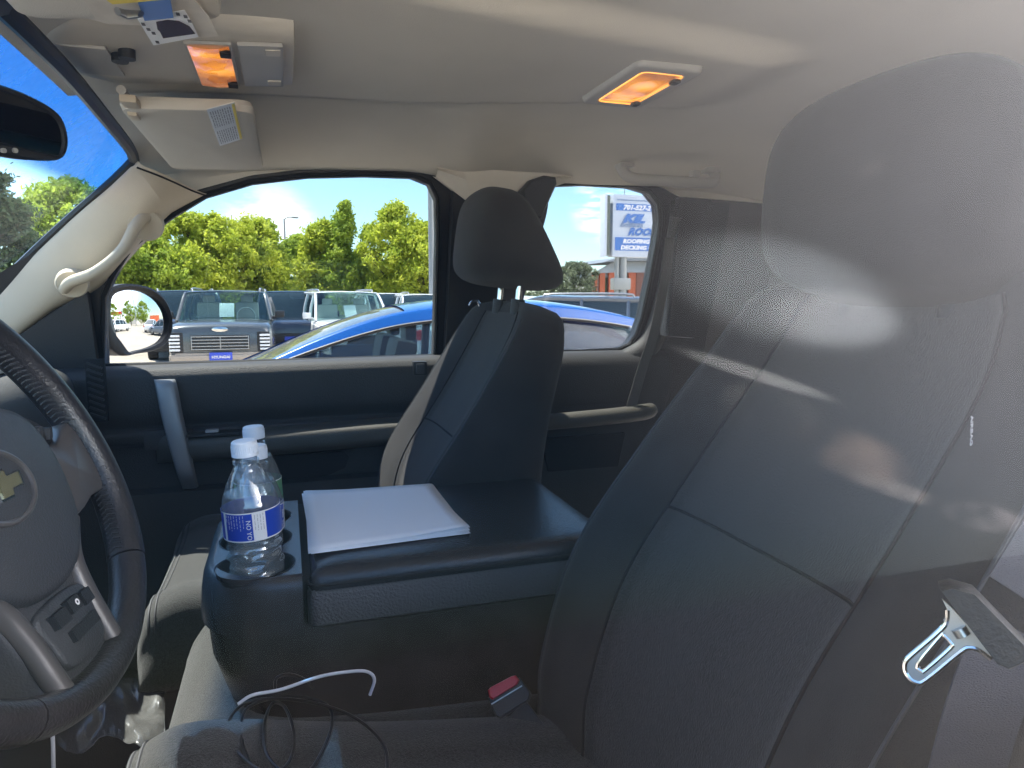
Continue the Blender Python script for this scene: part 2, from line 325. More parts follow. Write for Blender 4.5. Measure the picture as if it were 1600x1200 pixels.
# ==================================================================== THE CAB
def headz(X, Y):
    z = 1.885 - 0.052 * min(1.2, abs(Y - 0.95) / 0.65) ** 3.2
    if X < 0.12: z -= 0.042 * ((0.12 - X) / 0.40) ** 1.8
    if X > 0.9: z -= 0.05 * ((X - 0.9) / 0.5) ** 2
    # moulded bow across the roof behind the front visors and a lowered middle strip that carries the lamps
    hw = 0.15 + 0.05 * math.cos(X * 4)
    z -= 0.022 * (1 - sstep(hw, hw + 0.035, abs(Y - 0.95))) * (1 - sstep(0.62, 0.75, X))
    z -= 0.012 * math.exp(-((X - 0.34 - 0.05 * math.sin(Y * 5)) / 0.07) ** 2) * sstep(1.1, 1.3, Y)
    z += 0.004 * math.sin(X * 9 + Y * 3)
    return z
def zt(X): return interp([(-0.3, 1.745), (-0.226, 1.755), (-0.155, 1.778), (-0.06, 1.808), (0.055, 1.827), (0.18, 1.836), (0.30, 1.838), (0.5, 1.840), (0.7, 1.842), (0.85, 1.841), (0.92, 1.83), (0.97, 1.81), (1.4, 1.80)], X)
def cab():
    t = empty('pickup_cab', (0.3, 0.95, 0.35), label='beige and charcoal pickup cab shell around the seats, with headliner, pillars and windshield', cat='truck cab')
    o = Vector(t.location)
    class B(MB):
        def build(s, name, m, parent=t, **k): s.v = [v - o for v in s.v]; return MB.build(s, name, m, parent, **k)
    # headliner
    rows = []
    Ys = [0.30 + i * (1.30 / 90) for i in range(91)]
    for i in range(121):
        X = -0.272 + i * (1.64 / 120)
        r = []
        for Y in Ys:
            cut = 0.05 * max(0, abs(Y - 0.95) / 0.68) ** 6      # the front edge bows back a little at the corners
            x = max(X, -0.272 + 0.4 * cut)
            r.append((x, Y, headz(x, Y)))
        r = [(r[0][0], r[0][1] - 0.03, r[0][2] - 0.006)] + r + [(r[-1][0], (r[-1][1] + ysp(zt(X)) - 0.016) / 2 + 0.004, min(r[-1][2], (r[-1][2] + zt(X)) / 2 + 0.006)), (r[-1][0], ysp(zt(X)) - 0.016, zt(X) + 0.002), (r[-1][0], ysp(zt(X)) + 0.01, zt(X) + 0.010)]
        rows.append(r)
    B().grid(rows).build('headliner', 'headliner_cloth')
    # roof skin above, keeps the sun out
    rs = [[(x, y, 1.955 - 0.05 * (abs(y - 0.95) / 0.75) ** 2.5 - 0.03 * max(0, -x) / 0.3) for y in [0.18 + k * 0.154 for k in range(11)]] for x in [-0.31, -0.2, 0.2, 0.6, 1.0, 1.4]]
    B().grid(rs).build('roof_skin', 'black_plastic')
    # windshield
    ws = []
    for k in range(13):
        f = (k - 0.6) / 11.4; x = -0.285 - f * 0.52; z = 1.822 - f * 0.42
        ws.append([(x - 0.07 * (1 - ((y - 0.95) / 0.72) ** 2) * f, y, z + (0.02 * (1 - ((y - 0.95) / 0.7) ** 2)) * (1 - f)) for y in [0.24 + q * 0.142 for q in range(11)]])
    g = B().grid(ws).build('windshield', 'windshield_glass', fixn=False)
    for v in g.data.vertices: v.co += o
    g.location = -o
    # black header seal and the passenger edge of the windshield
    e = [atY(0, 446, 1.69), atY(60, 388, 1.66), atY(120, 333, 1.62), atY(170, 290, 1.575), atY(205, 256, 1.52)]
    hd = [atY(208, 246, 1.50), atZ(200, 228, 1.808), atZ(160, 178, 1.81), atZ(110, 118, 1.812), atZ(60, 66, 1.814), atZ(0, 8, 1.816)]
    B().tube(e + hd, 0.010, 8, sm=6).build('windshield_seal', 'black_rubber')
    # A pillar trim between windshield edge and side window edge
    W = [atY(-60, 520, 1.70), atY(0, 452, 1.685), atY(60, 394, 1.655), atY(120, 338, 1.615), atY(170, 296, 1.57), atY(206, 262, 1.515)]
    D = [atS(-20, 575), atS(24, 533), atS(86, 484), atS(155, 450), atS(213, 387), atS(270, 333)]
    D2 = [atS(322, 303)]
    secs = []
    for a, b in zip(W, D):
        mid = (a + b) / 2 + Vector((0.012, -0.028, -0.012)); q1 = a.lerp(b, 0.22) + Vector((0.006, -0.02, 0.0)); q2 = a.lerp(b, 0.8) + Vector((0.008, -0.024, -0.01))
        secs.append([a + Vector((0, .01, 0)), a + Vector((0, -.004, 0)), q1, mid, q2, b + Vector((0, -0.006, 0)), b + Vector((0, 0.03, 0))])
    B().grid(loft(secs, 6, 5, False)).build('pillar_trim', 'beige_plastic')
    # upper corner trim: from the pillar seam to the header
    a, b = W[-1], D[-1]
    s2 = [secs[-1], [atY(214, 256, 1.50) + Vector((0, 0, .01)), atY(222, 258, 1.50), atY(246, 268, 1.515), atY(272, 280, 1.54), atY(300, 294, 1.57), atS(324, 303, -0.01), atS(330, 300, 0.02)]]
    B().grid(loft(s2, 6, 5, False)).build('pillar_cap', 'beige_plastic')
    B().tube([s_ + Vector((0, -0.002, 0)) for s_ in (atY(214, 262, 1.495), atY(246, 274, 1.51), atY(272, 285, 1.535), atY(300, 298, 1.565), atS(322, 306, -0.012))], 0.0018, 6, sm=4).build('seam_line', 'seam')
    # grab handle on the A pillar
    p = [atY(100, 452, 1.615), atY(112, 440, 1.585), atY(150, 425, 1.565), atY(190, 392, 1.56), atY(213, 352, 1.565), atY(228, 338, 1.585)]
    gh = B().tube(p, [0.010, 0.011, 0.011, 0.011, 0.012, 0.012], 14, sm=6).build('grab_handle', 'beige_plastic')
    for q, s_ in ((atY(113, 442, 1.62), 0.030), (atY(228, 350, 1.595), 0.034)):
        bm_ = MB(); bm_.lathe([(s_, -0.004), (s_, 0.006), (s_ * 0.9, 0.011), (0.0001, 0.012)], 24)
        M = Vector((0.10, -0.9, -0.35)).to_track_quat('Z', 'Y').to_matrix()
        bm_.v = [q - o + M @ v for v in bm_.v]; bm_.build('handle_mount', 'beige_plastic', gh)
    # B pillar trim, beige top flare and charcoal post
    m = lambda u, v, wq: Vector((u, ysp(v) + wq, v))
    B().plate([(0.372, 1.30), (0.505, 1.30), (0.50, 1.79), (0.375, 1.81)], (), -0.035, 0.01, m).build('pillar_post', 'black_plastic')
    s3 = []
    for px, py, dz in ((693, 272, 0.0), (712, 276, 0), (735, 282, 0), (800, 284, 0), (860, 280, 0), (905, 278, 0)):
        pass
    rows = [[Vector((x, ysp(z) - off, z)) for x in [0.33 + k * 0.03 for k in range(10)]] for z, off in ((1.86, 0.07), (1.84, 0.062))]
    def flare(x, f):
        h = interp([(0.33, 0.02), (0.40, 0.065), (0.44, 0.085), (0.52, 0.085), (0.58, 0.04), (0.66, 0.012)], x)
        z = 1.842 - h * f; return Vector((x, ysp(z) - 0.055 + 0.01 * f - (0.012 if 0.2 < f < 0.9 else 0), z))
    B().grid([[flare(0.33 + k * 0.012, f) for k in range(28)] for f in (0, 0.15, 0.4, 0.7, 0.95, 1.0)] + [[flare(0.33 + k * 0.012, 1.0) + Vector((0, 0.05, 0.01)) for k in range(28)]]).build('pillar_flare', 'headliner_cloth')
    # rear corner trim behind the rear side window
    B().plate([(0.985, 1.15), (1.12, 1.15), (1.12, 1.80), (0.955, 1.80)], (), -0.03, 0.02, m).build('quarter_trim', 'black_plastic')
    B().box((1.33, 0.95, 1.05), (0.05, 1.5, 0.76), 0.01).build('back_panel', 'charcoal_plastic')
    bw = MB(); bwm = lambda u, v, wq: Vector((1.33 + wq, u, v))
    B().plate([(0.2, 1.425), (1.7, 1.425), (1.66, 1.88), (0.24, 1.88)], [[(0.42, 1.47), (1.48, 1.47), (1.46, 1.78), (0.44, 1.78)]], -0.02, 0.02, bwm).build('back_window_frame', 'charcoal_plastic')
    B().plate([(0.41, 1.46), (1.49, 1.46), (1.47, 1.79), (0.43, 1.79)], (), 0.004, 0.007, bwm).build('back_window', 'privacy_glass')
    # side behind the rear doors and lower outer skins
    B().plate([(1.10, 0.6), (1.36, 0.6), (1.36, 1.86), (1.08, 1.86)], (), 0.0, 0.02, m).build('side_panel', 'charcoal_plastic')
    B().box((0.1, 0.95, 0.37), (2.7, 1.56, 0.05), 0).build('floor_pan', 'black_plastic')
    B().box((0.0, 0.95, 0.70), (2.3, 1.5, 0.04), 0).build('floor_mat', 'charcoal_plastic')
    B().box((-1.2, 0.95, 0.85), (0.05, 1.5, 1.0), 0).build('firewall', 'dark')
    rows = [[(x, y, 1.33 + 0.0 * x - 0.035 * (abs(y - 0.95) / 0.8) ** 2.5 - 0.05 * ((-0.95 - x) / 1.2) ** 2) for y in [0.15 + k * 0.16 for k in range(11)]] for x in [-0.95 - q * 0.14 for q in range(10)]]
    B().grid(rows).build('hood', 'paint_white')  # unseen hood, added in white to bounce light onto the headliner
    # driver side roof rail and rear post
    B().tube([(-0.33, 0.22, 1.80), (0.0, 0.235, 1.845), (0.5, 0.24, 1.85), (1.3, 0.24, 1.83)], 0.028, 8, sm=4).build('roof_rail', 'taupe_plastic')
    B().plate([(0.62, 0.5), (1.36, 0.5), (1.36, 1.86), (0.62, 1.86)], [[(0.72, 1.40), (1.02, 1.40), (1.0, 1.78), (0.72, 1.80)]], 0, 0.03, lambda u, v, wq: Vector((u, 1.9 - ysp(v) + wq, v))).build('rear_door_frame', 'black_plastic')
    B().tube([(-0.34, 0.23, 1.80), (-0.55, 0.19, 1.66), (-0.85, 0.16, 1.42)], 0.03, 10, sm=4).build('pillar_post', 'taupe_plastic')
    return t
cab()

def dashboard():
    t = empty('dashboard', (-0.6, 0.95, 0.7), label='charcoal dashboard with sunlit top beyond the steering wheel', cat='dashboard'); o = Vector(t.location)
    secs = []
    for Y, dx in ((0.24, 0), (0.6, 0.0), (0.95, -0.02), (1.3, 0.0), (1.5, 0.005), (1.60, 0.0), (1.655, -0.03), (1.675, -0.09)):
        zt = 1.425 - (0.02 if Y > 1.65 else 0)
        secs.append([Vector(p) - o for p in ((-0.82, Y, 1.405), (-0.62 + dx, Y, zt), (-0.50 + dx, Y, zt - 0.002), (-0.435 + dx, Y, zt - 0.02), (-0.415 + dx, Y, zt - 0.06), (-0.415 + dx, Y, 1.28), (-0.445 + dx, Y, 1.20), (-0.47 + dx, Y, 1.0), (-0.56 + dx, Y, 0.85), (-0.82, Y, 0.85))])
    MB().grid(loft(secs, 4, 4), cv=True).build('dash_body', 'charcoal_plastic', t)
    # end vent
    v = MB(); c = atY(152, 610, 1.60)
    for k in range(9):
        q = c - o + Vector((0.0, -0.010, 0.052 - k * 0.013)); v.box(q, (0.030, 0.008, 0.0045), 0.001, Matrix.Rotation(R(25), 3, 'Y'))
    MB().box(c - o + Vector((0, -0.002, 0)), (0.036, 0.012, 0.13), 0.004).build('vent', 'dark', t); v.build('vent_slats', 'black_plastic', t)
    # airbag cover lines and the small centre switches seen through the wheel
    sw = MB()
    for i in range(5): sw.box(Vector((-0.405, 1.02 + 0.0 * i, 1.36 - i * 0.03)) - o, (0.02, 0.14, 0.022), 0.003)
    sw.build('radio_buttons', 'black_plastic', t)
    MB().box(Vector((-0.41, 1.02, 1.29)) - o, (0.018, 0.2, 0.2), 0.01).build('radio_bezel', 'wheel_hub', t)
    # pale plate painted as the sunlit patch of the dash top
    MB().box(Vector((-0.52, 1.34, 1.427)) - o, (0.10, 0.24, 0.010), 0.004).build('sunlit_dash_patch', 'taupe_plastic', t)
    return t
dashboard()

# ------------------------------------------------------------------ passenger door
fw_open = [(-0.383, 1.404), (-0.375, 1.50), (-0.368, 1.555), (-0.345, 1.60), (-0.305, 1.660), (-0.226, 1.721), (-0.155, 1.766), (-0.06, 1.798), (0.055, 1.817), (0.18, 1.826), (0.285, 1.828), (0.325, 1.815), (0.343, 1.783), (0.348, 1.70), (0.352, 1.409), (0.10, 1.405)]
rw_open = [(0.53, 1.413), (0.52, 1.60), (0.515, 1.815), (0.70, 1.832), (0.84, 1.832), (0.89, 1.822), (0.922, 1.795), (0.934, 1.753), (0.935, 1.70), (0.93, 1.60), (0.922, 1.50), (0.912, 1.455), (0.893, 1.425), (0.86, 1.412), (0.75, 1.409)]
def dense2(P, k=5, hard=()):
    return P
sm_ = lambda u, v, wq: Vector((u, ysp(v) + wq, v))
def door():
    t = empty('passenger_door', (0.0, 1.75, 0.6), label='charcoal front passenger door with grey pull handle and window onto the car lot', cat='car door'); o = Vector(t.location)
    class B(MB):
        def build(s, name, m, parent=t, **k): s.v = [v - o for v in s.v]; return MB.build(s, name, m, parent, **k)
    B().plate([(-0.80, 0.6), (0.43, 0.6), (0.43, 1.88), (-0.10, 1.88), (-0.52, 1.62), (-0.80, 1.44)], [fw_open], -0.006, 0.04, sm_).build('door_frame', 'black_rubber')
    B().plate([(p[0] * 1.012, p[1] + 0.0) for p in fw_open], (), 0.018, 0.022, sm_).build('window_glass', 'window_glass')
    seal = [Vector((x, ysp(z) - 0.006, z)) for x, z in fw_open]
    B().tube(seal, 0.0065, 8, closed=True).build('window_seal', 'black_rubber')
    # mirror sail triangle
    B().plate([(-0.60, 1.40), (-0.392, 1.40), (-0.392, 1.568), (-0.47, 1.515), (-0.56, 1.452)], (), -0.03, -0.006, sm_).build('corner_trim', 'charcoal_plastic')
    # inner panel: profile in (Y, z), swept along X
    prof = [(1.725, 1.402), (1.705, 1.408), (1.668, 1.404), (1.652, 1.393), (1.646, 1.375), (1.650, 1.31), (1.662, 1.285), (1.668, 1.272), (1.655, 1.262), (1.66, 1.24), (1.68, 1.20), (1.68, 1.00), (1.665, 0.9), (1.66, 0.62)]
    rows = []
    for i in range(31):
        X = -0.62 + i * 0.034; lift = 0.010 * (X - 0.0); rows.append([Vector((X, y, z + lift * (z > 1.2))) for y, z in prof])
    rows = [crom(r, 4) for r in rows]
    B().grid(rows).build('door_panel', 'door_plastic')
    # armrest
    secs = []
    for X, d, h in ((-0.285, 0.0, 0.0), (-0.27, 0.02, 0), (-0.22, 0.05, 0), (-0.15, 0.06, 0), (0.05, 0.065, 0.006), (0.20, 0.068, 0.01), (0.33, 0.06, 0.012), (0.40, 0.045, 0.012)):
        Yb = 1.665; zt = 1.252 + h
        secs.append([Vector((X, *p)) for p in ((Yb, zt + 0.004), (Yb - d * 0.6, zt + 0.004), (Yb - d, zt - 0.004), (Yb - d - 0.006, zt - 0.02), (Yb - d, zt - 0.042), (Yb - d * 0.5, zt - 0.058), (Yb + 0.01, zt - 0.064))])
    B().grid(loft(secs, 5, 4, False)).build('armrest', 'armrest_plastic')
    # switch plate on the armrest front, bright strip
    B().box((-0.16, 1.628, 1.257), (0.11, 0.045, 0.006), 0.002).build('switch_plate', 'black_plastic')
    B().box((-0.165, 1.628, 1.262), (0.026, 0.018, 0.007), 0.002).build('window_switch', 'grey_plastic')
    # pull handle
    hp = [(atY(254, 592, 1.652), 0.016), (atY(258, 600, 1.625), 0.0185), (atY(268, 650, 1.612), 0.0185), (atY(280, 700, 1.608), 0.0175), (atY(290, 740, 1.615), 0.016), (atY(297, 762, 1.655), 0.0145)]
    rows = []
    for p, r in hp:
        rows.append([p + Vector((dx, dy, 0)) for dx, dy in ((-r, 0.012), (-r, -0.002), (-r * 0.8, -0.008), (0, -0.010), (r * 0.8, -0.008), (r, -0.002), (r, 0.012))])
    B().grid(loft(rows, 6, 3), cv=True).build('pull_handle', 'silver_handle')
    B().box((-0.255, 1.66, 1.245), (0.10, 0.03, 0.045), 0.010).build('latch_bezel', 'charcoal_plastic')
    B().box((-0.15, 1.645, 1.243), (0.04, 0.012, 0.012), 0.004).build('door_latch', 'dull_metal')
    # map pocket
    B().plate([(-0.13, 1.19), (0.12, 1.19), (0.13, 1.175), (0.12, 1.15), (0.08, 1.135), (-0.12, 1.13)], (), -0.012, 0.0, lambda u, v, wq: Vector((u, 1.672 + wq, v))).build('pocket_shade', 'dark')  # dark plate laid on the panel for the shade in the pocket mouth
    B().plate([(-0.46, 1.13), (0.34, 1.13), (0.34, 0.80), (-0.46, 0.80)], (), -0.05, 0.0, lambda u, v, wq: Vector((u, 1.68 + wq, v))).build('map_pocket', 'charcoal_plastic')
    # lock slider housing at the rear of the sill
    q = atY(655, 575, 1.655)
    B().box(q, (0.034, 0.03, 0.034), 0.005).build('lock_bezel', 'black_plastic')
    B().box(q + Vector((0, -0.014, 0)), (0.02, 0.012, 0.024), 0.003).build('lock_slider', 'wheel_hub')
    return t
door()
def rear_door():
    t = empty('rear_access_door', (0.75, 1.75, 0.6), label='narrow rear passenger side door with window and black armrest behind the front seat', cat='car door'); o = Vector(t.location)
    class B(MB):
        def build(s, name, m, parent=t, **k): s.v = [v - o for v in s.v]; return MB.build(s, name, m, parent, **k)
    B().plate([(0.445, 0.6), (1.09, 0.6), (1.075, 1.88), (0.445, 1.88)], [rw_open], -0.006, 0.035, sm_).build('door_frame', 'black_rubber')
    B().plate([(p[0] + (0.01 if p[0] > .7 else -.01), p[1]) for p in rw_open], (), 0.018, 0.022, sm_).build('window_glass', 'window_glass')
    B().tube([Vector((x, ysp(z) - 0.006, z)) for x, z in rw_open], 0.007, 8, closed=True).build('window_seal', 'black_rubber')
    prof = [(1.725, 1.405), (1.705, 1.412), (1.675, 1.405), (1.655, 1.385), (1.648, 1.35), (1.655, 1.28), (1.67, 1.20), (1.67, 0.62)]
    rows = [crom([Vector((X, y, z)) for y, z in prof], 4) for X in [0.44 + k * 0.05 for k in range(12)]]
    B().grid(rows).build('door_panel', 'charcoal_plastic')
    # padded rear edge swelling up round the window corner
    pts = [Vector((x, ysp(z) - 0.028, z)) for x, z in ((0.80, 1.375), (0.88, 1.385), (0.945, 1.43), (0.965, 1.52), (0.97, 1.64), (0.968, 1.76))]
    B().tube(pts, [0.022, 0.030, 0.032, 0.026, 0.022, 0.018], 12, sm=5).build('door_bolster', 'door_plastic')
    B().tube([(0.46, 1.625, 1.235), (0.60, 1.60, 1.243), (0.80, 1.598, 1.25), (0.90, 1.61, 1.255), (0.93, 1.65, 1.255)], [0.016, 0.02, 0.021, 0.021, 0.016], 12, sm=5).build('armrest', 'armrest_plastic')
    B().plate([(0.62, 1.19), (0.86, 1.19), (0.84, 1.10), (0.64, 1.10)], (), -0.016, 0.0, lambda u, v, wq: Vector((u, 1.672 + wq, v))).build('door_shade', 'dark')  # flat dark plate painted as the shade of a hollow
    return t
rear_door()

# ------------------------------------------------------------------ driver window glass (the camera looks through it)
def driver_door():
    t = empty('driver_door', (0.0, 0.12, 0.6), label='driver door whose raised window the photo is taken through, reflecting sky and clouds', cat='car door'); o = Vector(t.location)
    dm = lambda u, v, wq: Vector((u, 0.115 + 0.25 * (v - 1.40) + wq, v)) - o
    MB().plate([(-0.62, 1.385), (-0.62, 1.56), (-0.36, 1.80), (0.58, 1.83), (0.60, 1.385)], (), 0, 0.003, dm).build('window_glass', 'driver_glass', t)
    MB().plate([(-0.80, 0.5), (0.62, 0.5), (0.62, 1.38), (-0.80, 1.38)], (), -0.03, 0.05, dm).build('door_panel', 'charcoal_plastic', t)
    return t
driver_door()
# ==================================================================== SEATS
def seat_sections(sp, w_, T, bol, dish, recl, yc):
    """sp: list of (X front-crest, Z, half width scale, thickness scale)"""
    secs = []
    for X, Z, ws_, ts in sp:
        W_ = w_ * ws_; t_ = T * ts; b = bol * ts; d = dish * min(ts, 1)
        half = [(0.0, d), (0.26, d), (0.46, d * 0.85), (0.535, d * 0.62), (0.70, d * 0.18), (0.88, 0.0), (0.97, t_ * 0.22), (1.0, t_ * 0.5), (0.97, t_ * 0.8), (0.85, t_), (0.4, t_ * 1.03)]
        ring = [(y, x) for y, x in half] + [(0.0, t_ * 1.04)] + [(-y, x) for y, x in half[::-1][:-1]]
        sinr, cosr = math.sin(recl), math.cos(recl)
        secs.append([Vector((X + x * cosr, yc + y * W_, Z - x * sinr)) for y, x in ring])
    return secs
def make_seat(name, label, yc, sp, hr, cushion, w_, pb=0.030, pl=0.10, near=-1, airbag=False, headrest_kw={}):
    t = empty(name, (sp[0][0] + 0.1, yc, 0.7), label=label, cat='car seat'); o = Vector(t.location)
    class B(MB):
        def build(s, nm, m, parent=t, **k): s.v = [v - o for v in s.v]; return MB.build(s, nm, m, parent, **k)
    KV = 5
    secs = seat_sections(sp, w_, 0.13, 0.0, 0.040, R(14), yc)
    rows = loft(secs, 7, KV, True)      # ring points: index*KV ; insert = |y|<0.6 -> control 0..3 and the mirrored
    nr = len(rows[0]); i0 = 3 * KV
    # close top: shrink the last ring to its centre in steps with a rounded shoulder
    last = rows[-1]; c = sum(last, Vector()) / nr; up = (sum(rows[-1], Vector()) - sum(rows[-4], Vector())).normalized()
    for f, h in ((0.93, 0.016), (0.80, 0.028), (0.55, 0.036), (0.25, 0.040), (0.001, 0.041)):
        rows.append([c + (p - c) * f + up * h for p in last])
    ins = [[r[j % nr] for j in range(-i0, i0 + 1)] for r in rows[:-4]]
    out = [[r[j % nr] for j in range(i0, nr - i0 + 1)] for r in rows]
    topc = [[r[j % nr] for j in range(-i0, i0 + 1)] for r in rows[-5:]]
    back = B(); back.grid(out); back.grid(topc); ob = back.build('backrest', 'seat_cloth')
    # the insert is split by a cross seam
    ks = int(len(ins) * 0.50)
    nj = len(ins[0])
    for i in range(len(ins)):
        for j in range(nj):
            q = 0.0020 * math.sin(j * 1.1 + 0.6 * math.sin(j)) * math.exp(-abs(i - ks) / 3.0) * math.sin(math.pi * j / (nj - 1)) * (0.6 + 0.4 * math.sin(j * 2.3))
            ins[i][j] = ins[i][j] + Vector((-abs(q) if i != ks else 0.0012, 0, 0))
    insm = B(); insm.grid([[p + Vector((-0.0012, 0, 0)) for p in r] for r in ins]); io = insm.build('backrest_insert', 'seat_insert')
    for jj in (0, len(ins[0]) - 1):
        B().tube([r[jj] + Vector((-0.0012, 0, 0)) for r in ins], 0.0019, 6).build('piping', 'seam')
    B().tube([p + Vector((-0.0012, 0, 0)) for i, p in enumerate(ins[ks])], 0.0019, 6).build('cross_seam', 'seam')
    for jj in (5 * KV, nr - 5 * KV):
        B().tube([r[jj % nr] + Vector((-0.0006, 0, 0)) for r in rows[:-5]], 0.0016, 6).build('bolster_seam', 'stitch')
    # cushion
    if cushion:
        ob = B().grid(loft(cushion, 6, 6, True), cv=True)
        rr = loft(cushion, 6, 6, True); ob.cap(rr[0]); ob.cap(rr[-1], True)
        ob.build('seat_cushion', 'cushion_cloth' )
        for ii, rad_ in ((9, 0.0022), (11, 0.0014)):
            B().tube([p + Vector((-0.0005, 0, 0.0006)) for p in rr[ii][1:58]], rad_, 6).build('cushion_seam', 'stitch')
    # headrest
    c, u_, f_, sz = hr   # centre, up vector, forward vector, (width, height, depth)
    u_ = Vector(u_).normalized(); f_ = Vector(f_).normalized(); s_ = u_.cross(f_).normalized(); c = Vector(c)
    rows = []
    n1, n2 = 32, 44
    for i in range(n1 + 1):
        ph = math.pi * i / n1 - math.pi / 2; r = []
        for j in range(n2):
            th = 2 * math.pi * j / n2
            e1, e2 = 0.48, 0.55
            ce = lambda a, e: math.copysign(abs(math.cos(a)) ** e, math.cos(a)); se = lambda a, e: math.copysign(abs(math.sin(a)) ** e, math.sin(a))
            zz = se(ph, e1); yy = ce(ph, e1) * ce(th, e2); xx = ce(ph, e1) * se(th, e2)
            depth = sz[2] * (1.0 - (0.46 if hr[3][2] > 0.145 else 0.3) * zz) * (1 - 0.12 * yy * yy)     # thick at the foot, thin on top
            wd = sz[0] * (1 - 0.07 * max(0, -zz)) 
            r.append(c + s_ * yy * wd / 2 + u_ * zz * sz[1] / 2 * (1 - 0.10 * yy * yy) + f_ * (xx * depth / 2 + 0.030 * zz))
        rows.append(r)
    hb = B().grid(rows, cv=True).build('headrest', 'seat_cloth')
    for sgn in (-1, 1):
        a = c + s_ * sgn * 0.062 - u_ * sz[1] * 0.38 - f_ * pb; b = a - u_ * pl
        B().tube([a, b], 0.0062, 10).build('headrest_post', 'chrome')
        B().tube([b + u_ * 0.025, b + u_ * 0.055], 0.014, 12).build('post_guide', 'black_plastic')
    return t, ins, rows
# driver seat
dsp = [(0.285, 1.03, 0.94, 1.0), (0.292, 1.11, 0.96, 1.0), (0.34, 1.24, 1.0, 1.0), (0.435, 1.37, 1.0, 0.95), (0.52, 1.48, 0.96, 0.85), (0.558, 1.545, 0.88, 0.72)]
tl = [(0.80, 0)]
yc = 0.55
def cush(yc, w_, x0, x1, z0, z1, drop, fr=0.12):
    """rings along X, front to rear"""
    secs = []
    for X, f, zt in ((x0, 0.90, z0 - fr * 0.55), (x0 + 0.012, 0.96, z0 - 0.035), (x0 + 0.04, 1.0, z0 - 0.008), (x0 + 0.10, 1.0, z0), ((x0 + x1) / 2, 1.0, (z0 + z1) / 2), (x1, 0.97, z1)):
        h = z0 - fr - 0.02
        ys = [(-1.0, -0.055), (-0.97, -0.018), (-0.86, -0.002), (-0.72, -0.004), (-0.55, -drop * 0.8), (0, -drop), (0.55, -drop * 0.8), (0.72, -0.004), (0.86, -0.002), (0.97, -0.018), (1.0, -0.055)]
        ring = [Vector((X, yc + y * w_ * f, zt + dz)) for y, dz in ys]
        ring += [Vector((X, yc + w_ * f * 0.96, min(h, zt - 0.03))), Vector((X, yc, min(h, zt - 0.03))), Vector((X, yc - w_ * f * 0.96, min(h, zt - 0.03)))]
        secs.append(ring)
    return secs
dseat, dins, drows = make_seat('bucket_seat', 'charcoal cloth driver seat filling the right side, nearest the camera', yc, dsp,
    ((0.575, 0.555, 1.651), (0.26, 0, 0.96), (-0.96, 0, 0.26), (0.305, 0.205, 0.140)), cush(0.53, 0.255, -0.19, 0.36, 1.105, 1.03, 0.022), 0.262, 0.05, 0.06)
psp = [(0.175, 1.02, 0.96, 2.0), (0.182, 1.11, 0.98, 1.95), (0.212, 1.218, 1.0, 1.7), (0.298, 1.352, 1.0, 1.15), (0.372, 1.47, 0.96, 0.80), (0.398, 1.515, 0.90, 0.66)]
pseat, pins, prows = make_seat('bucket_seat', 'charcoal cloth passenger seat beyond the console, its headrest against the side windows', 1.365, psp,
    ((0.418, 1.365, 1.668), (0.10, 0, 0.99), (-0.99, 0, 0.10), (0.288, 0.188, 0.162)), cush(1.375, 0.235, -0.245, 0.25, 1.09, 1.04, 0.018, 0.14), 0.247)

